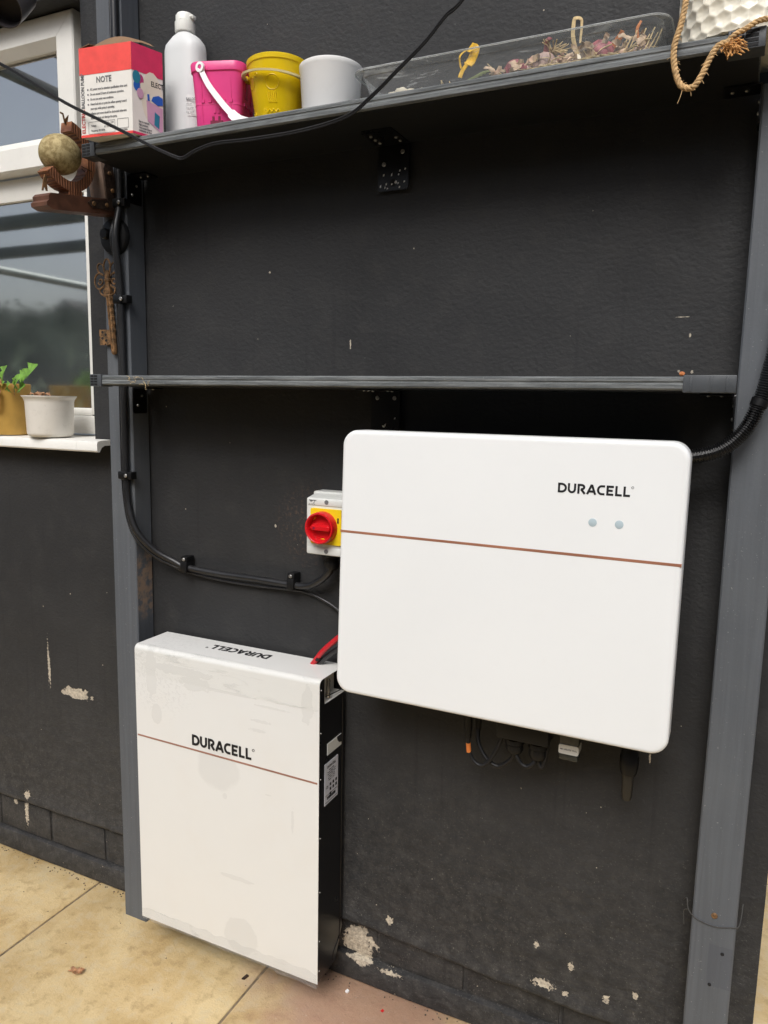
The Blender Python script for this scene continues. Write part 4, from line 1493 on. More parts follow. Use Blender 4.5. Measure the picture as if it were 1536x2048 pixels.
def panel(name, p0, e1, e2, n, mat, off=.0004, parent=None):
    bm = B()
    quadwall(bm, p0 + n * .0001, e1, e2, off, n)
    return obj(name, bm, M[mat], parent or carton, smooth=0)
panel('red_band', A0 + Z * BH * .70, wv_, Z * (BH * .30), nF, 'cardred')
panel('crimson_band', A0 + Z * BH * .70, dv_, Z * (BH * .30), nR, 'cardpink')
panel('red_foot', A0, wv_, Z * .0055, nF, 'cardred')
panel('crimson_foot', A0, dv_, Z * .0055, nR, 'cardpink')
# flaps
bm = B()
n = 12
base = A0 + Z * BH
rws = []
for i in range(n + 1):
    u = i / n
    p = base + wv_ * u + dv_ * .05
    hgt = .006 + .020 * math.sin(math.pi * u) ** .8
    rws.append((bm.verts.new(p), bm.verts.new(p + dv_ * .30 + Z * hgt), bm.verts.new(p + dv_ * .70 + Z * (hgt * 1.15))))
for a, b_ in zip(rws, rws[1:]):
    bm.faces.new((a[0], b_[0], b_[1], a[1]))
    bm.faces.new((a[1], b_[1], b_[2], a[2]))
obj('flap', bm, M['kraft'], carton, smooth=0)
bm = B()
quadwall(bm, base + wv_ * .98, dv_ * .6 + Z * .006, -wv_ * .18 + Z * .006, .0012, Z)
obj('flap', bm, M['kraft'], carton, smooth=0)
# print on the NOTE face; local x runs left to right
FL = A0 + wv_ + nF * .0006
fr_ = -bxv
def fp(u, v):
    return facing(FL + fr_ * (u * BW) + Z * (v * BH), fr_, Z)
bm = B()
text(bm, 'NOTE', .0175, fp(.47, .60), .0004, .85, 'CENTER')
obj('print', bm, M['greyink'], carton, smooth=0)
bm = B()
lines = [(.52, 'AC power must be attention specification when used.', 1), (.465, 'Do not exceed 2 hours of continuous operation.', 1), (.41, 'Do not use under wet conditions.', 1), (.355, 'Never look into or point the inflate opening toward', 1),
         (.305, 'your eyes while pump is operating.', 0), (.25, 'Inflation part never should be obstructed otherwise', 1), (.20, 'could overheat and damage the pump.', 0)]
for v, s, bl in lines:
    text(bm, s, .0075, fp(.20, v), .00005, .60)
    if bl:
        lathe(bm, [(0, -.0002), (.0019, -.0002), (.0019, .0002), (0, .0002)], FL + fr_ * (.155 * BW) + Z * (v * BH + .0022), 10, 'Y')
text(bm, 'Voltage:', .006, fp(.20, .115), 0, .7)
text(bm, 'AC 110 - 120V', .006, fp(.45, .135), 0, .7)
text(bm, 'AC 220 - 240V', .006, fp(.45, .095), 0, .7)
text(bm, 'Frequency: 50 / 60Hz', .006, fp(.20, .06), 0, .7)
text(bm, 'MADE IN CHINA', .0055, fp(.72, .04), .0001, .6)
obj('print', bm, M['greyink'], carton, smooth=0)
def fline(bm, pts, wt=.0006):
    strokes(bm, [[(a * BW, b_ * BH) for a, b_ in pts]], wt, facing(FL, fr_, Z), .0002)
bm = B()
fline(bm, [(.15, .035), (.15, .17), (.66, .17), (.66, .035), (.1501, .035)])
fline(bm, [(.71, .07), (.71, .175), (.92, .175), (.92, .07), (.7101, .07)])
obj('print_frames', bm, M['greyink'], carton, smooth=0)
bm = B()
text(bm, 'ELECTRIC', .0125, facing(FL + fr_ * (.085 * BW) + Z * (.045 * BH), Z, -fr_), .0002, .95)
obj('print', bm, M['redink'], carton, smooth=0)
bm = B()
text(bm, 'BALLOON PUMP', .0125, facing(FL + fr_ * (.085 * BW) + Z * (.325 * BH), Z, -fr_), .0002, .80)
obj('print', bm, M['greyink'], carton, smooth=0)
# print on the balloon face; local x runs front to back
RL = A0 + nR * .0006
def rp(u, v):
    return facing(RL + byv * u + Z * (v * BH), byv, Z)
bm = B()
text(bm, 'ELECT', .0155, rp(.046, .585), .0003, .72)
obj('print', bm, M['ink'], carton, smooth=0)
bm = B()
for v, s in ((.145, 'Easy to operate'), (.11, 'High pressure'), (.075, 'Two-nozzle blower'), (.045, 'continuous air flow')):
    text(bm, s, .0065, rp(.014, v), .0001, .62)
obj('print', bm, M['greyink'], carton, smooth=0)
def disc(name, u, v, rx, rz, mat, lift, pts=None):
    bm = B()
    poly = pts or [(u + rx * math.cos(rad(a)), v + rz * math.sin(rad(a))) for a in range(0, 360, 20)]
    P = [RL + byv * a + Z * b_ + nR * lift for a, b_ in poly]
    lo = [bm.verts.new(p) for p in P]
    hi = [bm.verts.new(p + nR * .0002) for p in P]
    bm.faces.new(hi)
    bm.faces.new(lo[::-1])
    for i in range(len(P)):
        bm.faces.new((lo[i], hi[i], hi[(i + 1) % len(P)], lo[(i + 1) % len(P)]))
    return obj(name, bm, M[mat], carton, smooth=0)
disc('printed_cloud', .048, .085, .026, .055, 'cream', -.0002)
disc('printed_balloon', .020, .1165, .0085, .0115, 'magenta', .0000)
disc('printed_balloon', .011, .120, .0095, .0135, 'teal', .0004)
disc('printed_balloon', .012, .102, .0085, .0110, 'blue', .0002)
disc('printed_balloon', .026, .101, .0080, .0110, 'cream', .0002)
disc('printed_balloon', .019, .088, .0080, .0110, 'lilac', .0006)
disc('printed_pump', 0, 0, 0, 0, 'lilac', .0002, [(.036, .035), (.073, .014), (.074, .070), (.034, .078)])
disc('printed_pump', 0, 0, 0, 0, 'teal', .0006, [(.052, .030), (.064, .024), (.066, .052), (.054, .058)])
disc('printed_pump', 0, 0, 0, 0, 'blue', .0005, [(.037, .078), (.042, .078), (.041, .092), (.036, .091)])
disc('printed_pump', 0, 0, 0, 0, 'blue', .0005, [(.046, .080), (.062, .073), (.0745, .077), (.0745, .092), (.064, .095), (.050, .089)])

# ------------------------------------------------------------------ bottle
bc = Vector((-1.250, -.060, 2.0855))
bot = thing('plastic_bottle', 'translucent white plastic bottle with flip cap beside the carton', 'bottle', bc)
def ovals(hw, hd, z, n=40, pw=2.6):
    hw, hd = hw * .90, hd * .86
    out = []
    for k in range(n):
        a = 2 * math.pi * k / n
        ca, sa = math.cos(a), math.sin(a)
        out.append((bc.x + hw * math.copysign(abs(ca) ** (2 / pw), ca), bc.y + hd * math.copysign(abs(sa) ** (2 / pw), sa), bc.z + z * 1.10))
    return out
prof_b = [(.050, .034, 0), (.0555, .0395, .004), (.0565, .0405, .010), (.0565, .0405, .198), (.0560, .0400, .206), (.0530, .0380, .216), (.046, .034, .2245), (.036, .029, .2315), (.026, .024, .236), (.0215, .0215, .2385), (.0205, .0205, .2465)]
bm = B()
loft(bm, [ovals(a, b_, z, pw=2.6 if z < .22 else 2.1) for a, b_, z in prof_b], True, False)
obj('body', bm, M['hdpe'], bot, smooth=50)
bm = B()
loft(bm, [ovals(a - .002, b_ - .002, z + .0015) for a, b_, z in prof_b[:3]] + [ovals(.0545, .0385, .138)])
obj('liquid', bm, M['liquid'], bot, smooth=50)
bm = B()
lathe(bm, [(.0225, .240), (.0235, .242), (.0235, .262), (.0205, .263), (.0205, .2635), (.0212, .264), (.0212, .276), (.018, .281), (0, .282)], bc + Vector((0, 0, .025)), 28)
cp = obj('flip_cap', bm, M['cap_white'], bot)
bm = B()
box(bm, bc.x + .017, bc.x + .028, bc.y - .008, bc.y + .006, bc.z + .295, bc.z + .2995, .001)
box(bm, bc.x + .0245, bc.x + .0285, bc.y - .007, bc.y + .005, bc.z + .2915, bc.z + .2985, .001)
obj('cap_lip', bm, M['cap_white'], cp)
bm = B()
n = 10
rws = []
for i in range(n + 1):
    a = rad(-62 + 60 * i / n)
    ca, sa = math.cos(a), math.sin(a)
    px = bc.x + .0519 * math.copysign(abs(ca) ** (2 / 2.6), ca)
    py = bc.y + .0358 * math.copysign(abs(sa) ** (2 / 2.6), sa)
    rws.append((bm.verts.new((px, py, bc.z + .070)), bm.verts.new((px, py, bc.z + .116))))
for a, b_ in zip(rws, rws[1:]):
    bm.faces.new((a[0], b_[0], b_[1], a[1]))
lb = obj('label', bm, M['tool'], bot)
bm = B()
for i, s in enumerate(('BALLOON', 'with care', 'keep upright', 'keep capped')):
    text(bm, s, .0085 if i == 0 else .005, facing((bc.x + .0285, bc.y - .0352, bc.z + .103 - .009 * i), (.93, .36, 0), (0, 0, 1)), .0002 if i == 0 else 0, .7)
obj('label_print', bm, M['greyink'], lb, smooth=0)

# ------------------------------------------------------------------ pink castle bucket
pc_ = Vector((-1.096, -.116, 2.0855))
pk = thing('toy_bucket', 'pink castle-shaped toy bucket with white handle hanging in front', 'bucket', pc_, 'toy buckets on the upper shelf')
PR = Matrix.Translation(pc_) @ Matrix.Rotation(rad(18), 4, 'Z') @ Matrix.Diagonal((.75, .75, 1.06, 1))
def rsq(h, r, z, n=6):
    return [PR @ Vector((a, b_, z)) for a, b_ in rrect(-h, h, -h, h, r, n)]
bm = B()
loft(bm, [rsq(.066, .020, 0), rsq(.067, .021, .002), rsq(.0705, .024, .046), rsq(.0712, .024, .0465), rsq(.0712, .024, .0495), rsq(.0707, .024, .050), rsq(.0780, .030, .108), rsq(.0815, .032, .110), rsq(.0830, .033, .124), rsq(.0815, .032, .1265), rsq(.0790, .031, .1265), rsq(.0765, .029, .110), rsq(.0650, .019, .006)], True, True)
body = obj('body', bm, M['pink'], pk, smooth=35)
def pbox(bm, x0, x1, z0, z1, lift, face=0):
    """relief on a bucket side; face 0 front, 1 right"""
    for_ = []
    tb = bmesh.new()
    def hz(z):
        return .067 + (.0780 - .067) * (z / .108)
    c = []
    for x, z in ((x0, z0), (x1, z0), (x1, z1), (x0, z1)):
        c.append((x, z))
    lo = [tb.verts.new((x, -hz(z) + .002, z)) for x, z in c]
    hi = [tb.verts.new((x, -hz(z) - lift, z)) for x, z in c]
    tb.faces.new(hi)
    tb.faces.new(lo[::-1])
    for i in range(4):
        tb.faces.new((lo[i], hi[i], hi[(i + 1) % 4], lo[(i + 1) % 4]))
    merge(bm, tb, PR @ Matrix.Rotation(rad(90 * face), 4, 'Z'))
bm = B()
for i in range(5):
    pbox(bm, -.046 + .021 * i, -.036 + .021 * i, .050, .056, .0016)
for i in range(4):
    pbox(bm, -.04 + .022 * i, -.029 + .022 * i, .050, .056, .0016, 1)
pbox(bm, -.0445, -.0425, .0, .100, .0008)
pbox(bm, .0425, .0445, .0, .100, .0008)
pbox(bm, -.035, -.018, .066, .098, .0012, 1)
pbox(bm, .015, .032, .066, .098, .0012, 1)
pbox(bm, -.009, -.003, .030, .040, .0012)
pbox(bm, .003, .009, .030, .040, .0012)
obj('castle_relief', bm, M['pink'], body)
bm = B()
pbox(bm, -.020, .018, .004, .016, .0012)
pbox(bm, -.014, -.008, .016, .024, .0012)
pbox(bm, .004, .010, .016, .024, .0012)
obj('castle_gate', bm, M['pinkdark'], body)
bm = B()
hp = [(-.040, -.0885, .112), (-.032, -.0905, .098), (-.016, -.092, .078), (.008, -.0925, .056), (.040, -.094, .030), (.072, -.098, .010), (.100, -.101, .0022)]
hpw = smoothpath([PR @ Vector(p) for p in hp], 8)
strip(bm, hpw, lambda t: .0150 if t < .07 else (.0105 + .004 * t + (.006 if t > .72 else 0)), PR.to_3x3() @ Vector((0, -1, .05)), .0035)
hd_ = obj('handle', bm, M['whp'], pk)
bm = B()
PIV = PR @ Vector((-.0405, -.0875, .113))
lathe(bm, [(.0105, 0), (.0105, .0045), (.0050, .0045), (.0050, 0)], PIV, 24, 'Y', close=True)
obj('handle_eye', bm, M['whp'], hd_)
bm = B()
lathe(bm, [(0, -.006), (.0048, -.006), (.0048, .003), (0, .004)], PIV, 16, 'Y')
obj('handle_peg', bm, M['pink'], pk)

# ------------------------------------------------------------------ yellow bucket
yc = Vector((-.957, -.113, 2.0855))
yb = thing('toy_bucket', 'yellow round toy bucket with cream handle strap across it', 'bucket', yc, 'toy buckets on the upper shelf')
bm = B()
lathe(bm, [(a * .88, b_ * 1.05) for a, b_ in [(0, 0), (.051, 0), (.0525, .002), (.0730, .112), (.0755, .113), (.0765, .121), (.0745, .1225), (.0725, .121), (.0715, .110), (.0505, .004), (0, .004)]], yc, 56)
yb_body = obj('body', bm, M['yel'], yb, smooth=40)
bm = B()
def onside(a, h, lift=.001):
    r = (.0525 + (.0730 - .0525) * (h / .1176)) * .88 + lift
    return yc + Vector((r * math.sin(a), -r * math.cos(a), h))
# faint moulded relief: a little sea creature, shells and bubbles
for a0, h0, s in ((-.62, .080, .013), (.36, .074, .016)):
    tube(bm, [onside(a0 + s / .065 * math.cos(rad(k)), h0 + s * .9 * math.sin(rad(k)), .0000) for k in range(0, 361, 24)], .0009, 6)
for k in range(5):
    tube(bm, smoothpath([onside(.20 + .075 * k, .056, .0002), onside(.18 + .075 * k, .046, .0006), onside(.21 + .075 * k, .036, .0002)], 4), .0013, 6)
tube(bm, smoothpath([onside(-.05 + .09 * k, .018 + .005 * (k % 2), .0003) for k in range(9)], 4), .0012, 6)
for k in range(4):
    tube(bm, smoothpath([onside(-.06 + .05 * k, .010, .0003), onside(-.05 + .05 * k, .026, .0003)], 3), .0012, 6)
tube(bm, [onside(-.30 + .07 * math.cos(rad(k)), .092 + .0035 * math.sin(rad(k)), .0002) for k in range(0, 361, 40)], .0007, 5)
tube(bm, [onside(-.70 + .12 * math.cos(rad(k)), .018 + .006 * math.sin(rad(k * 2)), .0003) for k in range(0, 361, 30)], .0012, 6)
obj('moulded_relief', bm, M['yel'], yb_body)
bm = B()
strip(bm, smoothpath([yc + Vector((-0.0722, -0.0104, .104)), yc + Vector((-0.0644, -0.0365, .102)), yc + Vector((-0.0391, -0.0618, .0985)), yc + Vector((0.0000, -0.0722, .094)), yc + Vector((0.0391, -0.0644, .089)), yc + Vector((0.0653, -0.0348, .086)), yc + Vector((0.0713, -0.0070, .085))], 8), .0085, lambda i: (0, -.3, .95), .0040)
yh = obj('handle', bm, pm('cream_toy_plastic', (.80, .69, .36), .4), yb)
bm = B()
lathe(bm, [(0, -.006), (.0070, -.006), (.0070, .006), (.004, .009), (0, .009)], yc + Vector((-.0722, -.0104, .106)), 14, 'Y')
obj('handle_boss', bm, M['yel'], yh)

# ------------------------------------------------------------------ white bucket
wc = Vector((-.825, -.116, 2.0855))
wb_ = thing('toy_bucket', 'plain white plastic tub between the yellow bucket and clear tray', 'bucket', wc, 'toy buckets on the upper shelf')
bm = B()
lathe(bm, [(a * .935, b_) for a, b_ in [(0, 0), (.0615, 0), (.063, .002), (.0685, .088), (.0702, .090), (.0706, .0985), (.069, .0995), (.0675, .0985), (.0665, .088), (.061, .004), (0, .004)]], wc, 56)
obj('body', bm, M['whp'], wb_, smooth=40)

# ------------------------------------------------------------------ clear tray and its dried bulbs
tc = Vector((-.445, -.115, 2.0855))
tray = thing('clear_tray', 'long clear plastic tray of dried bulbs on the upper shelf', 'tray', tc)
def trs(hx, hy, r, z):
    return [(tc.x + a, tc.y + b_, tc.z + z) for a, b_ in rrect(-hx, hx, -hy, hy, r, 6)]
bm = B()
loft(bm, [trs(.255, .058, .020, .0), trs(.262, .064, .024, .002), trs(.2745, .0745, .028, .040), trs(.2765, .0765, .029, .0405), trs(.279, .0785, .030, .050), trs(.2905, .0835, .032, .0505), trs(.293, .0855, .033, .0475)], True, False)
obj('body', bm, M['clear'], tray, smooth=35)
bm = B()
ring_ = [Vector(p) for p in trs(.2915, .0845, .032, .0495)]
tube(bm, ring_ + [ring_[0]], .0016, 6)
obj('rolled_rim', bm, mat_clear('clear_rim_plastic', (.9, .92, .92), .30, .35), tray)
tz = tc.z + .0025
def onion(label, c, r, sc, mat, roots, stem, rot):
    t = thing('onion', label, 'onion', (c[0], c[1], tz), 'dried bulbs in the tray')
    bm = B()
    prof = [(0, -.98), (.25, -.95), (.62, -.78), (.93, -.38), (1, 0), (.9, .42), (.58, .74), (.28, .90), (.14, 1.06), (.09, 1.3), (0, 1.34)]
    tb = bmesh.new()
    lathe(tb, [(a * r, h * r) for a, h in prof], (0, 0, 0), 18, shape=lambda a: 1 + .035 * math.sin(7 * a))
    R_ = Matrix.Translation(c) @ Matrix.Rotation(rot[1], 4, 'Z') @ Matrix.Rotation(rot[0], 4, 'Y') @ Matrix.Diagonal((*sc, 1))
    merge(bm, tb, R_)
    obj('bulb', bm, M[mat], t, smooth=60)
    bm = B()
    for k in range(roots):
        p = Vector((0, 0, -r * .95))
        pts_ = [p]
        d = Vector((random.uniform(-1, 1), random.uniform(-1, 1), -random.uniform(.3, 1.2)))
        for q in range(4):
            p = p + d.normalized() * r * random.uniform(.25, .5)
            d += Vector((random.uniform(-.8, .8), random.uniform(-.8, .8), random.uniform(-.5, .5)))
            pts_.append(p)
        pts_ = [R_ @ q_ for q_ in pts_]
        for q_ in pts_:
            q_.z = max(q_.z, tz + .001)
            q_.y = min(max(q_.y, -.18), -.05)
        tube(bm, smoothpath(pts_, 4), .0009, 5)
    if roots:
        obj('roots', bm, M['straw'], t)
    if stem:
        bm = B()
        strip(bm, smoothpath(stem[0], 6), lambda u: stem[1] * (1 - .5 * u), (.3, -1, .1), .0012)
        obj('dried_stalk', bm, M[stem[2]], t, smooth=0)
    return t
onion('flat red onion lying left of the root tuft in the tray', (-.428, -.125, tz + .024), .023, (1, 1, 1), 'onion', 7, ([(-.405, -.13, tz + .03), (-.385, -.135, tz + .030), (-.365, -.14, tz + .024)], .012, 'onion2'), (rad(75), rad(10)))
onion('pale onion with tangled roots in the middle of the tray', (-.372, -.13, tz + .026), .022, (1, 1, 1), 'onion2', 26, ([(-.372, -.13, tz + .044), (-.366, -.14, tz + .064), (-.358, -.15, tz + .060)], .010, 'onion'), (rad(-150), rad(0)))
onion('bulb with bent straw stalk standing above the tray rim', (-.312, -.125, tz + .020), .018, (1, 1, 1), 'garlic', 16, ([(-.314, -.13, tz + .034), (-.321, -.14, tz + .060), (-.3205, -.142, tz + .086), (-.3175, -.142, tz + .0905), (-.309, -.142, tz + .088), (-.307, -.14, tz + .080), (-.3085, -.138, tz + .050)], .0075, 'straw'), (rad(10), 0))
onion('large dusky red onion near the right end of tray', (-.272, -.122, tz + .028), .026, (1.1, 1, 1), 'onion', 8, ([(-.252, -.13, tz + .036), (-.240, -.138, tz + .050), (-.236, -.142, tz + .056)], .013, 'orange'), (rad(55), rad(-10)))
onion('small pale bulb at the right end of the tray', (-.205, -.13, tz + .018), .015, (1, 1, 1), 'onion2', 10, ([(-.208, -.135, tz + .028), (-.212, -.142, tz + .052), (-.206, -.142, tz + .066)], .007, 'orange'), (rad(-20), 0))
for i, (x, s, lb_) in enumerate(((-.668, .011, 'leftmost of the cream garlic cloves in the tray'), (-.648, .014, 'largest cream garlic clove near the left of the tray'), (-.627, .011, 'cream garlic clove just right of the largest one'), (-.606, .010, 'cream garlic clove furthest right of the left heap'), (-.455, .008, 'small cream clove below the flat red onion'), (-.232, .010, 'cream clove below the large dusky onion'), (-.196, .010, 'cream clove in the right corner of the tray'))):
    bm = B()
    sphere(bm, (x, -.150, tz + s * .75), s, (1.2, .9, .8), 12, 8, .25)
    tag(obj('garlic_clove', bm, M['garlic']), lb_, 'garlic', 'dried bulbs in the tray')
t = thing('dried_flower', 'yellow dried flower with green stem in the tray', 'dried flower', (-.52, -.14, tz))
bm = B()
strip(bm, smoothpath([(-.512, -.145, tz + .075), (-.500, -.150, tz + .066), (-.508, -.146, tz + .050), (-.513, -.150, tz + .042)], 6), .018, (0, -1, .2), .0015)
strip(bm, smoothpath([(-.514, -.150, tz + .044), (-.524, -.148, tz + .034), (-.528, -.150, tz + .022)], 6), .008, (0, -1, .2), .0015)
strip(bm, smoothpath([(-.518, -.144, tz + .072), (-.530, -.148, tz + .060), (-.528, -.146, tz + .040)], 6), .003, (0, -1, .2), .0012)
obj('petals', bm, M['yleaf'], t, smooth=0)
bm = B()
for k in range(6):
    tube(bm, smoothpath([(-.526, -.15, tz + .004), (-.515 + .004 * k, -.148 + .003 * k, tz + .016 + .003 * k), (-.500 + .007 * k, -.145, tz + .018 + .002 * k)], 4), .0010, 5)
obj('stem', bm, M['gstem'], t)
bm = B()
for k in range(120):
    x = random.uniform(-.47, -.18)
    y = random.uniform(-.172, -.09)
    z = tz + random.uniform(.002, .034) * (1 if x > -.42 else .5)
    a = random.uniform(0, 6.28)
    d = Vector((math.cos(a), .4 * math.sin(a), random.uniform(-.4, .9))).normalized() * random.uniform(.008, .022)
    p = Vector((x, y, z))
    strip(bm, smoothpath([p, p + d * .5 + Vector((0, 0, .004)), p + d + Vector((random.uniform(-.005, .005), 0, .002))], 4), random.uniform(.004, .012), (random.uniform(-.5, .5), -1, random.uniform(-.5, .5)), .0006)
for v in bm.verts:
    v.co += Vector((mnoise.noise(v.co * 150), mnoise.noise(v.co * 130), mnoise.noise(v.co * 140))) * .003
    v.co.z = max(tz + .0005, v.co.z)
tag(obj('onion_skins', bm, pm('papery_onion_skin', (.46, .33, .22), .6, var=.7, vscale=38, dirt=.7, dirtcol=(.36, .10, .09), dscale=30), smooth=0), 'loose papery onion skins scattered through the clear tray', 'onion skin', kind='stuff')
bm = B()
pth = smoothpath([(-.395, -.165, tz + .004), (-.36, -.167, tz + .008), (-.32, -.166, tz + .006), (-.28, -.167, tz + .009), (-.235, -.166, tz + .007)], 8)
for k in range(3):
    tube(bm, [p + Vector((0, .0025 * math.cos(i * .7 + k * 2.1), .0025 * math.sin(i * .7 + k * 2.1))) for i, p in enumerate(pth)], .0020, 6)
tag(obj('dried_stalk', bm, M['straw']), 'long twisted straw stalk lying along the tray front', 'stalk')
bm = B()
tube(bm, smoothpath([(-.40, -.155, tz + .008), (-.35, -.158, tz + .007), (-.305, -.158, tz + .008)], 6), .006, 8)
tag(obj('dried_stalk', bm, M['onion2']), 'reddish brown dried stalk under the root tuft', 'stalk')
bm = B()
for k in range(14):
    x = -.60 + random.uniform(0, .05)
    y = -.155 + random.uniform(-.006, .01)
    pts_ = [Vector((x, y, tz + .002))]
    for q in range(3):
        pts_.append(pts_[-1] + Vector((random.uniform(-.006, .006), random.uniform(-.003, .003), random.uniform(0, .007))))
    tube(bm, smoothpath(pts_, 3), .0008, 5)
tag(obj('root_debris', bm, M['straw']), 'wispy dry roots on the tray floor right of the cloves', 'dry roots', kind='stuff')
bm = B()
for k in range(9):
    x = -.245 + .007 * k
    tube(bm, smoothpath([(x, -.155, tz + .003), (x + .010, -.15, tz + .022), (x + .018 + .003 * random.random(), -.145, tz + .04 + .012 * random.random())], 4), .0011, 5)
for k in range(70):
    p = Vector((random.uniform(-.40, -.19), random.uniform(-.168, -.10), tz + random.uniform(.002, .02)))
    a = random.uniform(0, 6.28)
    d = Vector((math.cos(a), .5 * math.sin(a), random.uniform(-.2, .7))).normalized() * random.uniform(.015, .04)
    q = [p, p + d * .5 + Vector((random.uniform(-.006, .006), 0, random.uniform(-.002, .006))), p + d]
    for v in q:
        v.z = max(tz + .001, v.z)
        v.x = min(v.x, -.178)
        v.y = max(v.y, -.172)
    tube(bm, smoothpath(q, 4), random.uniform(.0006, .0014), 5)
tag(obj('dried_straw', bm, M['straw']), 'fan of dry straw stems at the right end of tray', 'dry stems', kind='stuff')

# ------------------------------------------------------------------ honeycomb planter and its rope
hc = Vector((-.050, -.108, 2.0855))
pln = thing('honeycomb_planter', 'cream honeycomb-textured planter on the right end of upper shelf', 'planter', hc)
bm = B()
nT, nZ, HR, HH = 300, 110, .0985, .22
hexw = 2 * math.pi * HR / 26
def hexd(u, v):
    s3 = math.sqrt(3)
    best = 9
    for (ou, ov) in ((0, 0), (.5, s3 / 2)):
        a = (u - ou) - round(u - ou)
        b_ = (v - ov) / s3
        b_ = (b_ - round(b_)) * s3
        d = max(abs(a), abs(a) * .5 + abs(b_) * s3 / 2)
        best = min(best, d)
    return best
rings = []
for j in range(nZ + 1):
    z = HH * j / nZ
    ring = []
    for i in range(nT):
        a = 2 * math.pi * i / nT
        d = hexd(a * HR / hexw, z / hexw)
        edge = min(1, max(0, d / .5))
        r = HR - .0042 * (1 - edge ** 2) - (.004 if j == 0 else 0)
        ring.append(bm.verts.new((hc.x + r * math.cos(a), hc.y + r * math.sin(a), hc.z + z)))
    rings.append(ring)
for j in range(nZ):
    for i in range(nT):
        bm.faces.new((rings[j][i], rings[j][(i + 1) % nT], rings[j + 1][(i + 1) % nT], rings[j + 1][i]))
bm.faces.new(rings[0][::-1])
obj('pot', bm, M['stone'], pln, smooth=50)
bm = B()
lathe(bm, [(.0985, .0), (.0985, .012), (.090, .012), (.090, .0)], hc + Vector((0, 0, HH)), 60, close=True)
obj('rim', bm, M['stone'], pln)
rope = thing('rope', 'frayed jute rope looping down over the upper shelf edge', 'rope', (-.1, -.215, 2.0))
def twisted(parent, pts_, r, tw, name='strand', frz=0):
    pth_ = smoothpath(pts_, 16)
    fr2 = frames(pth_)
    for k in range(3):
        bm = B()
        pp = []
        s = 0
        for i, p in enumerate(pth_):
            if i:
                s += (pth_[i] - pth_[i - 1]).length
            a = s * tw + k * 2 * math.pi / 3
            pp.append(p + fr2[i][1] * (r * .55 * math.cos(a)) + fr2[i][2] * (r * .55 * math.sin(a)))
        tube(bm, pp, r * .58, 8)
        obj(name, bm, M['rope'], parent)
rp_ = [(-.130, -.208, 2.36), (-.128, -.211, 2.20), (-.129, -.214, 2.145), (-.134, -.216, 2.105), (-.142, -.2165, 2.072), (-.139, -.2175, 2.040), (-.128, -.218, 2.012), (-.110, -.219, 2.006), (-.098, -.2185, 2.022), (-.088, -.217, 2.045), (-.078, -.215, 2.062), (-.064, -.214, 2.066), (-.056, -.213, 2.062)]
twisted(rope, rp_, .0046, 330)
bm = B()
for k in range(90):
    b0 = Vector((-.060, -.2135, 2.060)) + Vector((random.gauss(0, .006), random.gauss(0, .002), random.gauss(0, .004)))
    d = Vector((random.uniform(-.2, 1), random.uniform(-.6, .1), random.uniform(-1, .5))).normalized()
    ln = random.uniform(.006, .017)
    m1_ = b0 + d * ln * .5 + Vector((0, 0, random.uniform(-.002, .002)))
    tube(bm, [b0, m1_, b0 + d * ln + Vector((random.uniform(-.003, .003), 0, -.002))], .0009, 5)
obj('frayed_end', bm, pm('orange_jute_fibre', (.58, .30, .10), .85, var=.4, vscale=150), rope)
twisted(rope, [(-.066, -.214, 2.064), (-.055, -.2145, 2.075), (-.040, -.2135, 2.0815), (-.024, -.2125, 2.0900), (-.010, -.211, 2.092)], .0040, 330, 'strand')
bm = B()
for k in range(26):
    p = Vector(random.choice(smoothpath(rp_, 4)[8:]))
    d = Vector((random.uniform(-1, 1), -random.random() * .4, random.uniform(-1, .6))).normalized()
    tube(bm, smoothpath([p, p + d * .006, p + d * .010 + Vector((0, 0, -.003))], 3), .0004, 4)
tube(bm, smoothpath([(-.125, -.219, 2.006), (-.127, -.220, 1.995), (-.131, -.221, 1.984)], 4), .0006, 4)
obj('loose_fibres', bm, M['rope'], rope)

# ------------------------------------------------------------------ wooden bracket with ball ornament
OX, OP, AL = -1.4925, Vector((-1.4925, -.0665, 1.966)), rad(9)
def orn(u, v, x=0.0):
    return Vector((OX + x, OP.y - (u * math.cos(AL) + v * math.sin(AL)), OP.z + v * math.cos(AL) - u * math.sin(AL)))
OM = Matrix(((1, 0, 0, OX), (0, -math.cos(AL), -math.sin(AL), OP.y), (0, -math.sin(AL), math.cos(AL), OP.z), (0, 0, 0, 1)))
wbk = thing('wooden_bracket', 'dark wooden corner bracket with iron strap on the left post', 'bracket', OP)
bm = B()
prism(bm, [(.0, -.006), (.205, -.006), (.222, .002), (.222, .010), (.214, .015), (.214, .024), (.206, .030), (.0, .030)], -.026, .026, 'YZ', mtx=OM)
obj('base', bm, M['wood'], wbk, smooth=0)
bm = B()
box(bm, -.025, .025, .004, .036, .0302, .128, .002, mtx=OM)
obj('upright', bm, M['woodl'], wbk)
bm = B()
prism(bm, [(.0, .002), (.085, .006), (.100, .017), (.085, .026), (.034, .026), (.034, .030), (.032, .100), (.018, .122), (.0, .112)], .0261, .0282, 'YZ', mtx=OM)
obj('iron_strap', bm, M['iron'], wbk, smooth=0)
for u, v in ((.082, .016), (.040, .015), (.014, .050), (.016, .090)):
    bm = B()
    tb = bmesh.new()
    lathe(tb, [(0, 0), (.0055, 0), (.0048, .0035), (0, .0048)], (.0281, u, v), 8, 'X')
    merge(bm, tb, OM)
    obj('bolt', bm, M['rust'], wbk)
bm = B()
tube(bm, smoothpath([orn(.014, .095, .024), orn(.022, .085, .027), orn(.026, .06, .026)], 6), .0009, 5)
obj('wire_end', bm, M['iron'], wbk)
glo = thing('ball_ornament', 'gilt ball in a wooden C-shaped stand on the wooden bracket', 'ornament', orn(.125, .03))
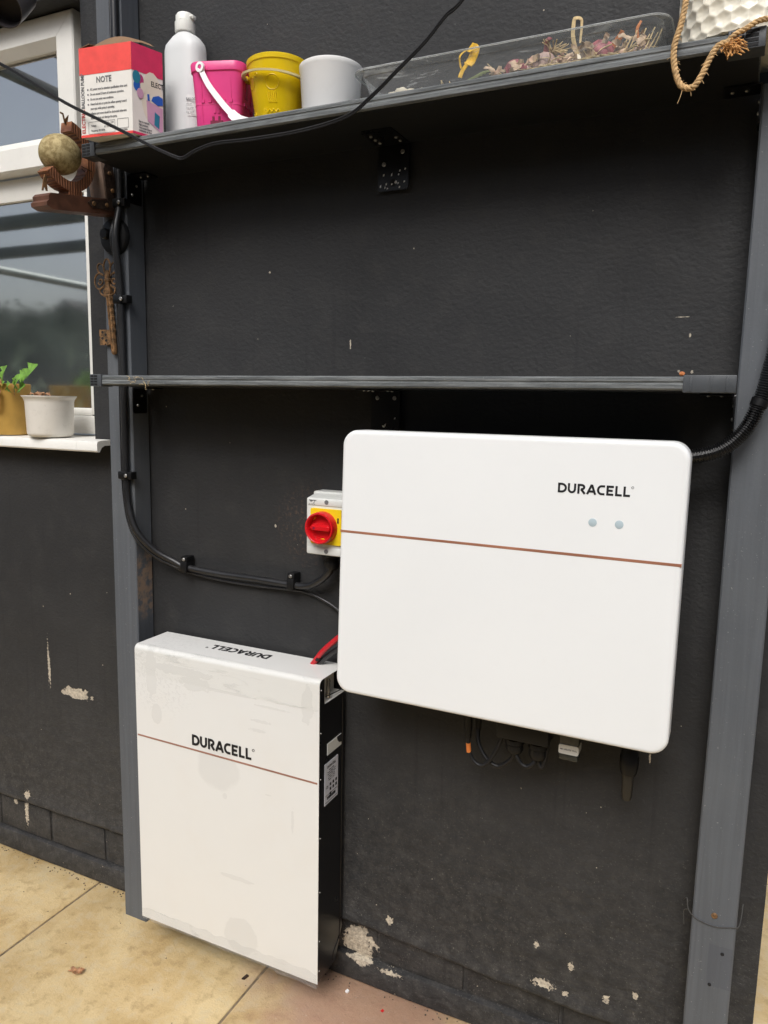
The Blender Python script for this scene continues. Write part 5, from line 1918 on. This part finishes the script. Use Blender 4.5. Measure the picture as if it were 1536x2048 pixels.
bm = B()
sphere(bm, orn(.137, .121), .0445, (1.04, 1.08, 1.0), 36, 24, .02)
obj('ball', bm, M['ball'], glo, smooth=60)
bm = B()
cu_, cv_ = .128, .119
poly = []
for k in range(0, 23):
    a = rad(-150 + 222 * k / 22)
    poly.append((cu_ - .080 * math.cos(a), cv_ + .080 * math.sin(a)))
for k in range(22, -1, -1):
    a = rad(-150 + 222 * k / 22)
    poly.append((cu_ - .0575 * math.cos(a), cv_ + .0575 * math.sin(a)))
prism(bm, poly, -.016, .018, 'YZ', mtx=OM)
bmesh.ops.recalc_face_normals(bm, faces=bm.faces)
obj('c_arm', bm, M['lam'], glo, smooth=30)
bm = B()
prism(bm, [(.103, .0302), (.143, .0302), (.146, .036), (.142, .043), (.136, .045), (.134, .052), (.112, .052), (.108, .045), (.102, .040)], -.0155, .0175, 'YZ', mtx=OM)
obj('foot', bm, M['lam'], glo, smooth=30)
bm = B()
prism(bm, [(.096, .186), (.100, .196), (.094, .212), (.108, .200), (.110, .190)], .000, .002, 'YZ', mtx=OM)
prism(bm, [(.106, .192), (.110, .192), (.112, .210), (.119, .212), (.118, .215), (.109, .213)], .000, .002, 'YZ', mtx=OM)
prism(bm, [(.196, .072), (.203, .060), (.212, .036), (.208, .036), (.203, .046), (.200, .036), (.196, .036), (.194, .056), (.190, .066)], .004, .006, 'YZ', mtx=OM)
obj('arrow', bm, M['rust'], glo, smooth=0)
bm = B()
tube(bm, [orn(.060, .077, .010), orn(.088, .094, .012)], .0012, 6)
tube(bm, [orn(.062, .090, .018), orn(.096, .098, .020)], .0008, 6)
obj('axis_wire', bm, M['iron'], glo)

# ------------------------------------------------------------------ rusty key
key = thing('ornamental_key', 'large rusty ornamental key hung on the left post beside the window', 'key', (-1.49, -.075, 1.618))
KY = -.0745
def kp(x, z, y=0):
    return Vector((x, KY + y, z))
bm = B()
def loop(cx, cz, rx, rz, a0, a1, r=.0022, n=20, spiral=1.0, tilt=0):
    pts_ = []
    for k in range(n + 1):
        t_ = k / n
        a = rad(a0 + (a1 - a0) * t_)
        s = 1 + (spiral - 1) * t_
        x, z = rx * s * math.cos(a), rz * s * math.sin(a)
        pts_.append(kp(cx + x * math.cos(tilt) - z * math.sin(tilt), cz + x * math.sin(tilt) + z * math.cos(tilt)))
    tube(bm, pts_, r, 8)
kx, kz = -1.504, 1.800
loop(kx, kz + .034, .0115, .020, -70, 250)
loop(kx - .021, kz + .030, .0105, .015, -30, 250, tilt=.5)
loop(kx + .021, kz + .030, .0105, .015, 210, -70, tilt=-.5)
loop(kx - .026, kz + .000, .0175, .020, 40, 330)
loop(kx + .026, kz + .000, .0175, .020, 140, -150)
loop(kx - .023, kz - .001, .0085, .009, 200, 520, spiral=.5)
loop(kx + .023, kz - .001, .0085, .009, -20, -340, spiral=.5)
loop(kx - .013, kz - .025, .0125, .0105, 100, 330)
loop(kx + .013, kz - .025, .0125, .0105, 80, -150)
bm2 = bm
obj('scroll_bow', bm2, M['rust'], key)
bm = B()
loft(bm, [[(kx + a * w, KY + b_ * w * .6, kz + h) for a, b_ in ((-1, -.6), (-.6, -1), (.6, -1), (1, -.6), (1, 1), (-1, 1))] for h, w in ((.026, .004), (.014, .007), (.006, .006), (.004, .0085), (-.001, .0085), (-.003, .0065), (-.016, .008), (-.028, .012), (-.034, .010), (-.036, .012), (-.040, .011))])
obj('collar', bm, M['rust'], key)
bm = B()
def shaft_x(z):
    return -1.500 + (1.760 - z) / (1.760 - 1.618) * .012
n = 26
secs = []
for k in range(n + 1):
    z = 1.762 - (1.762 - 1.622) * k / n
    w = .0095 + (.0022 if (k % 3 == 1 and k < 17) else 0) - .001 * (k / n)
    secs.append([(shaft_x(z) + a * w, KY + b_ * .006, z) for a, b_ in ((-1, .2), (-.5, -.9), (-.15, -.9), (-.08, -.1), (.12, -.1), (.18, -1), (.8, -1), (1, .2), (.8, .9), (-.8, .9))])
loft(bm, secs)
tb = bmesh.new()
sphere(bm, (shaft_x(1.62), KY, 1.621), .0085, (1, .7, 1.0), 12, 8)
obj('shaft', bm, M['rust'], key, smooth=25)
bm = B()
poly = [(-1.5345, 1.638), (-1.5345, 1.655), (-1.531, 1.658), (-1.535, 1.661), (-1.535, 1.6775), (-1.5000, 1.6765), (-1.4985, 1.640), (-1.510, 1.636), (-1.516, 1.643), (-1.520, 1.638)]
prism(bm, poly, KY - .0025, KY + .0015, 'XZ')
bit = obj('bit', bm, M['rust'], key, smooth=0)
bm = B()
for x, z in ((-1.5245, 1.6705), (-1.513, 1.664), (-1.525, 1.655), (-1.5125, 1.6495)):
    lathe(bm, [(0, .0024), (.0034, .0024), (.0034, .0031), (0, .0031)], (x, KY, z), 14, 'Y')
obj('bit_holes', bm, M['slot'], bit, smooth=0)

# ------------------------------------------------------------------ pots on the sill
gp = Vector((-1.985, -.002, 1.3875))
gpot = thing('plant_pot', 'mustard gold pot with green leaves on the window sill', 'plant pot', gp, 'pots on the window sill')
bm = B()
lathe(bm, [(0, 0), (.054, 0), (.0575, .003), (.0615, .140), (.0625, .145), (.062, .149), (.060, .150), (.0585, .146), (.058, .120), (0, .120)], gp, 48)
obj('pot', bm, M['gold'], gpot)
bm = B()
lathe(bm, [(0, .121), (.0582, .121), (.0582, .126), (.03, .131), (0, .129)], gp, 24)
obj('soil', bm, pm('pot_soil', (.05, .032, .02), .9, var=.4, bmp=.8), gpot)
def serrated(bm, pts_, w, up, teeth=4, th=.0007):
    """dandelion-like leaf along a midrib"""
    pth_ = smoothpath(pts_, 8)
    fr2 = frames(pth_)
    n = len(pth_) - 1
    rows_ = []
    for i, p in enumerate(pth_):
        t_ = i / n
        tt = fr2[i][0]
        nn = Vector(up)
        nn = (nn - tt * nn.dot(tt)).normalized()
        s = tt.cross(nn)
        env = math.sin(math.pi * min(1, .12 + t_ * .80)) * (0.35 + .9 * t_)
        saw = 1 - ((t_ * teeth) % 1.0)
        ww = w * env * (.30 + .70 * saw) if t_ < .97 else w * .1
        c = nn * (ww * .30)
        rows_.append((bm.verts.new(p + s * ww + c - tt * ww * .25), bm.verts.new(p), bm.verts.new(p - s * ww + c - tt * ww * .25)))
    for a, b_ in zip(rows_, rows_[1:]):
        bm.faces.new((a[0], b_[0], b_[1], a[1]))
        bm.faces.new((a[1], b_[1], b_[2], a[2]))
for pts_, w in (([(-1.910, -.035, 1.520), (-1.885, -.045, 1.548), (-1.850, -.052, 1.572), (-1.808, -.056, 1.594)], .038), ([(-1.975, -.035, 1.518), (-1.968, -.045, 1.545), (-1.955, -.052, 1.570), (-1.935, -.055, 1.592)], .034),
                ([(-1.900, -.045, 1.518), (-1.880, -.060, 1.530), (-1.850, -.066, 1.536)], .026), ([(-1.985, -.04, 1.518), (-2.000, -.055, 1.540), (-2.02, -.06, 1.560)], .026), ([(-1.965, -.05, 1.518), (-1.950, -.062, 1.535), (-1.935, -.066, 1.548)], .014), ([(-1.905, -.04, 1.518), (-1.905, -.055, 1.540), (-1.895, -.062, 1.560)], .022), ([(-1.915, -.05, 1.516), (-1.890, -.066, 1.538), (-1.862, -.072, 1.560), (-1.835, -.074, 1.570)], .024), ([(-1.97, -.055, 1.516), (-1.985, -.07, 1.545), (-2.005, -.075, 1.575)], .026), ([(-1.93, -.05, 1.516), (-1.925, -.066, 1.532), (-1.905, -.072, 1.542)], .018)):
    bm = B()
    serrated(bm, [(a + .002, b_ + .012, c - .004) for a, b_, c in pts_], w, (-.25, -1, .45))
    obj('leaf', bm, M['leaf'], gpot, smooth=60)
for pts_, w in (([(-1.955, -.060, 1.530), (-1.945, -.085, 1.536), (-1.936, -.096, 1.515), (-1.934, -.098, 1.480), (-1.945, -.100, 1.455)], .016), ([(-1.985, -.06, 1.530), (-1.995, -.085, 1.538), (-2.0, -.096, 1.51), (-2.0, -.098, 1.475)], .016), ([(-1.99, -.05, 1.53), (-1.965, -.075, 1.543), (-1.945, -.07, 1.535)], .018)):
    bm = B()
    serrated(bm, [(a - .014, b_ + .034, c) for a, b_, c in pts_], w * .8, (0, -1, .3), 6)
    for v in bm.verts:
        v.co += Vector((mnoise.noise(v.co * 90), mnoise.noise(v.co * 80 + Vector((5, 0, 0))), mnoise.noise(v.co * 70))) * .004
    obj('withered_leaf', bm, M['dryleaf'], gpot, smooth=0)
bm = B()
tube(bm, smoothpath([(-1.935, -.03, 1.535), (-1.922, -.035, 1.53), (-1.918, -.036, 1.51), (-1.917, -.036, 1.50)], 5), .001, 5)
obj('dry_stem', bm, M['dryleaf'], gpot)
wp = Vector((-1.797, -.018, 1.3875))
wpot = thing('plant_pot', 'white round pot with a flared rim on the window sill', 'plant pot', wp, 'pots on the window sill')
bm = B()
lathe(bm, [(0, 0), (.052, 0), (.0595, .004), (.0625, .012), (.0655, .098), (.0672, .105), (.0712, .111), (.0738, .1140), (.0738, .1165), (.0705, .1165), (.0665, .112), (.0635, .104), (.062, .085), (0, .085)], wp, 56)
obj('pot', bm, M['ceramic'], wpot, smooth=50)
for k in range(7):
    bm = B()
    a = random.uniform(0, 6.3)
    p0 = wp + Vector((random.uniform(-.015, .02), -.045 + random.uniform(0, .02), .112))
    serrated(bm, [p0, p0 + Vector((.010 * math.cos(a), -.004, .010 + .004 * random.random())), p0 + Vector((.022 * math.cos(a), -.002, .004))], .010, (0, -.4, 1), 3)
    for v in bm.verts:
        v.co += Vector((mnoise.noise(v.co * 120), mnoise.noise(v.co * 90), mnoise.noise(v.co * 100))) * .004
    obj('withered_leaf', bm, M['dryleaf'], wpot, smooth=0)
bm = B()
lathe(bm, [(0, .086), (.062, .086), (.062, .090), (.03, .1), (0, .103)], wp, 24)
obj('soil', bm, bpy.data.materials['pot_soil'], wpot)

# ------------------------------------------------------------------ hanging lamp in the upper left corner
lm = thing('wall_lamp', 'dark grey spotlight in the upper left corner by the window', 'lamp', (-1.56, -.30, 2.31))
LD = Vector((.25, -.62, -.55)).normalized()
LM = Matrix.Translation((-1.568, -.285, 2.372)) @ LD.to_track_quat('Z', 'Y').to_matrix().to_4x4()
bm = B()
tb = bmesh.new()
lathe(tb, [(0, -.10), (.022, -.10), (.034, -.085), (.039, -.02), (.040, .020), (.0385, .020), (.037, -.01), (.030, -.05), (0, -.055)], (0, 0, 0), 36)
merge(bm, tb, LM)
shade = obj('shade', bm, M['lampm'], lm, smooth=50)
bm = B()
tb = bmesh.new()
lathe(tb, [(0, -.020), (.0365, -.020), (.0365, -.014), (0, -.010)], (0, 0, 0), 28)
merge(bm, tb, LM)
obj('lens', bm, M['lampin'], lm)  # dark disc standing for the shade inside the open lamp
bm = B()
tube(bm, smoothpath([LM @ Vector((0, 0, -.09)), (-1.62, -.14, 2.50), (-1.66, -.03, 2.62)], 8), .008, 10)
obj('arm', bm, M['lampm'], lm)
bm = B()
lathe(bm, [(0, 0), (.03, 0), (.03, .012), (0, .02)], (-1.66, -.006, 2.62), 20, 'Y')
obj('wall_rose', bm, M['lampm'], lm)

# ------------------------------------------------------------------ cord slung across the front of the shelf
cd = [(-2.05, -.20, 2.46), (-1.80, -.235, 2.345), (-1.655, -.245, 2.281), (-1.552, -.25, 2.226), (-1.439, -.25, 2.161), (-1.335, -.25, 2.110), (-1.249, -.25, 2.068), (-1.180, -.25, 2.033), (-1.126, -.25, 2.009), (-1.104, -.25, 2.004), (-1.073, -.25, 2.014), (-1.021, -.25, 2.0225), (-.935, -.25, 2.020), (-.817, -.25, 2.021), (-.718, -.25, 2.033), (-.666, -.25, 2.060), (-.607, -.25, 2.102), (-.559, -.25, 2.137), (-.522, -.25, 2.172), (-.480, -.25, 2.205), (-.36, -.25, 2.36), (-.25, -.25, 2.55)]
t = thing('power_cord', 'slim black flat cord slung across the front of the upper shelf', 'cord', (-1.1, -.25, 2.0))
pth = smoothpath(cd, 8)
for off in (-.0017, .0017):
    bm = B()
    tube(bm, [p + Vector((0, -.0006 if off > 0 else .0006, off)) for p in pth], .0021, 8)
    obj('core', bm, M['cordm'], t)

# ------------------------------------------------------------------ litter
t = thing('dead_leaf', 'curled brown dead leaf on the paving left of battery', 'leaf', (-1.469, -.301, .002))
bm = B()
for ox, oy, w, l, a in ((0, 0, .013, .045, .2), (.012, .006, .010, .03, 1.2), (-.012, .004, .008, .022, 2.4)):
    d = Vector((math.cos(a), math.sin(a) * .8, 0))
    p0 = Vector((-1.469 + ox, -.301 + oy, .003))
    serrated(bm, [p0 - d * l / 2, p0 + Vector((0, 0, .008)), p0 + d * l / 2 + Vector((0, 0, .002))], w, (0, -.3, 1), 3)
for v in bm.verts:
    v.co.z = max(.0012, v.co.z + .005 * mnoise.noise(v.co * 100))
obj('blade', bm, M['dryleaf'], t, smooth=0)
def chip(name, label, cat, c, pts_, h, mat):
    bm = B()
    prism(bm, [(c[0] + a, c[1] + b_) for a, b_ in pts_], .0008, h, 'XY')
    tag(obj(name, bm, M[mat], smooth=0), label, cat)
chip('bark_chip', 'small black chip on the paving below the battery', 'chip', (-1.063, -.112), [(-.004, -.010), (.004, -.008), (.007, .007), (-.001, .009)], .004, 'iron')
chip('petal', 'tiny red petal on the pink paving near the wall', 'petal', (-.693, -.05), [(-.004, -.003), (.002, -.005), (.005, .001), (-.001, .005)], .002, 'red')
chip('stone_chip', 'tiny white chip on paving by the battery corner', 'stone chip', (-.80, -.035), [(-.004, -.004), (.003, -.005), (.005, .002), (-.002, .005)], .005, 'whp')
# grit that gathers where the wall meets the paving
bm = B()
for k in range(280):
    x = random.uniform(-2.4, .1)
    y = .004 - abs(random.gauss(0, .012)) if random.random() < .8 else random.uniform(-.35, 0)
    s = random.uniform(.0008, .0028) * (1 if y > -.03 else .8)
    tb = bmesh.new()
    bmesh.ops.create_icosphere(tb, subdivisions=1, radius=s)
    for v in tb.verts:
        v.co *= random.uniform(.7, 1.2)
    merge(bm, tb, Matrix.Translation((x, y, s * .6)))
tag(obj('grit', bm, pm('dark_grit', (.12, .09, .065), .9, var=.6, vscale=40), smooth=0), kind='stuff')
# straw and cobweb bits on the middle shelf's edge
bm = B()
for x, z in ((-1.318, 1.545), (-1.30, 1.540), (-1.268, 1.536), (-1.262, 1.530), (-1.285, 1.548)):
    for k in range(3):
        p = Vector((x + random.uniform(-.006, .006), -.2015, z + random.uniform(-.003, .003)))
        d = Vector((random.uniform(-1, 1), -.15, random.uniform(-1, .7))).normalized()
        tube(bm, smoothpath([p, p + d * .006 + Vector((0, 0, .002)), p + d * .012], 3), .0004, 4)
tag(obj('straw_bits', bm, M['straw'], smooth=0), 'wisps of straw stuck to the middle shelf edge', 'straw', kind='stuff')
bm = B()
sphere(bm, (-.096, -.194, 1.560), .0042, (1.1, 1, .9), 8, 6, .4)
tag(obj('crumb', bm, M['orange'], smooth=0), 'orange crumb on the right end of the middle shelf', 'crumb')

# ------------------------------------------------------------------ behind the camera: things mirrored in the glass, plus added blockers of low sky
pg = thing('pergola', 'grey timber pergola behind the viewer, seen mirrored in the window', 'pergola', (-4, -1.4, 0))
def bar(x0, x1, y0, y1, z0, z1, nm='rafter'):
    obj(nm, box(B(), x0, x1, y0, y1, z0, z1, .004), M['pergola'], pg)
for y in (-1.84, -2.56):
    bar(-5.95, -3.7, y - .03, y + .03, 2.60, 2.68)
bar(-3.96, -3.87, -2.75, -.35, 2.685, 2.75, 'beam')
for x in (-2.30, -2.62):
    bar(x - .02, x + .02, -.95, -.02, 2.70, 2.74)
for x, y in ((-5.86, -5.4), (-5.86, -.35), (-3.915, -.42)):
    bar(x - .05, x + .05, y - .05, y + .05, 0, 2.55 if x < -4 else 2.684, 'pergola_post')
bm = B()
tube(bm, [Vector((-5.86, -.3, 2.585)), Vector((-5.86, -5.45, 2.565))], .035, 10)
obj('rail', bm, M['pole'], pg)
def shrub(label, c, r, n=5000):
    t = thing('garden_shrub', label, 'shrub', (c[0], c[1], 0), 'shrubs behind the viewer')
    bm = B()
    for k in range(n):
        a, b_ = random.uniform(0, 6.283), random.uniform(-.3, 1.45)
        d = Vector((math.cos(a) * math.cos(b_), math.sin(a) * math.cos(b_), math.sin(b_)))
        rr = 1 + .16 * mnoise.noise(d * 3 + Vector(c)) + random.uniform(-.25, .04)
        p = Vector((c[0] + d.x * r[0] * rr, c[1] + d.y * r[1] * rr, max(.05, c[2] + d.z * r[2] * rr)))
        s = random.uniform(.07, .15)
        q = Matrix.Rotation(random.uniform(0, 6.28), 3, Vector((random.uniform(-1, 1), random.uniform(-1, 1), random.uniform(-1, 1))).normalized())
        vs_ = [bm.verts.new(p + q @ Vector(v) * s) for v in ((-.5, 0, 0), (0, -.3, .1), (.6, 0, 0), (0, .3, .1))]
        bm.faces.new(vs_)
    sphere(bm, (c[0], c[1], c[2]), 1.0, (r[0] * .88, r[1] * .88, r[2] * .9), 20, 14, .12)
    for v in bm.verts:
        v.co.z = max(.02, v.co.z)
    obj('crown', bm, M['hedge'], t, smooth=0)
    bm = B()
    tube(bm, [Vector((c[0], c[1], 0)), Vector((c[0] + .05, c[1], c[2]))], .09, 8)
    obj('trunk', bm, M['wood'], t)
shrub('broad dark shrub mirrored at the left of the window', (-9.6, -6.4, 1.0), (2.2, 2.2, 1.75))
shrub('lower dark shrub mirrored at the right of the window', (-9.4, -9.0, .9), (2.0, 2.0, 1.45))
shrub('dark shrub mirrored at the far left of the window', (-9.6, -3.3, 1.0), (2.0, 2.0, 1.6))
sky_blocker = thing('low_sky_blocker', 'unseen dark outbuilding added behind the viewer to block low sky', 'outbuilding', (1.0, -6.2, 0))  # added to block low sky light, clear of the window's mirrored view
obj('wall', box(B(), -3.6, 6.0, -8.2, -4.6, 0, 3.0), M['sky_blocker'], sky_blocker)
bm = B()
prism(bm, [(-8.5, 2.95), (-4.35, 2.95), (-6.4, 4.3)], -3.8, 6.2, 'YZ')
obj('roof', bm, M['roofm'], sky_blocker, smooth=0)
SB = finish('board', box(B(), -.07, .07, -.02, .02, 0, 2.9, .004), M['sky_blocker'])
for k in range(60):
    inst('board', SB, (-3.5 + .16 * k, -4.585, .03), sky_blocker)
side_blocker = thing('garden_fence', 'unseen dark board fence added at the right to block low sky', 'fence', (3.4, -2, 0))  # added at the side to cut low sky light
SF = finish('board', box(B(), -.02, .02, -.07, .07, 0, 2.1, .004), M['sky_blocker'])
for k in range(40):
    inst('board', SF, (3.4, -4.5 + .145 * k, 0), side_blocker)
fen = thing('garden_fence', 'dark board fence behind the viewer, mirrored low in the window', 'fence', (-8.5, -6, 0))
FB = finish('board', box(B(), -.03, .03, -.095, .095, 0, 1.75, .004), M['roofm'])
for k in range(60):
    inst('board', FB, (-7.6, -.2 - .2 * k, 0), fen)
hz_ = thing('far_house', 'distant brick house with chimney and aerial, mirrored in the window', 'house', (-34, -32, 0))
obj('wall', box(B(), -38, -32, -37, -30.0, 0, 4.6), M['far'], hz_)
bm = B()
prism(bm, [(-38.3, 4.6), (-31.7, 4.6), (-35, 7.0)], -37.2, -29.8, 'XZ')
rf = obj('roof', bm, M['roofm'], hz_, smooth=0)
obj('chimney', box(B(), -35.4, -34.4, -33.2, -32.2, 6.4, 8.0), M['far'], rf)
bm = B()
tube(bm, [Vector((-34.9, -32.7, 7.9)), Vector((-34.9, -32.7, 9.8))], .05, 6)
tube(bm, [Vector((-35.6, -33.3, 9.2)), Vector((-34.2, -32.1, 9.2))], .04, 6)
obj('aerial', bm, M['pole'], rf)
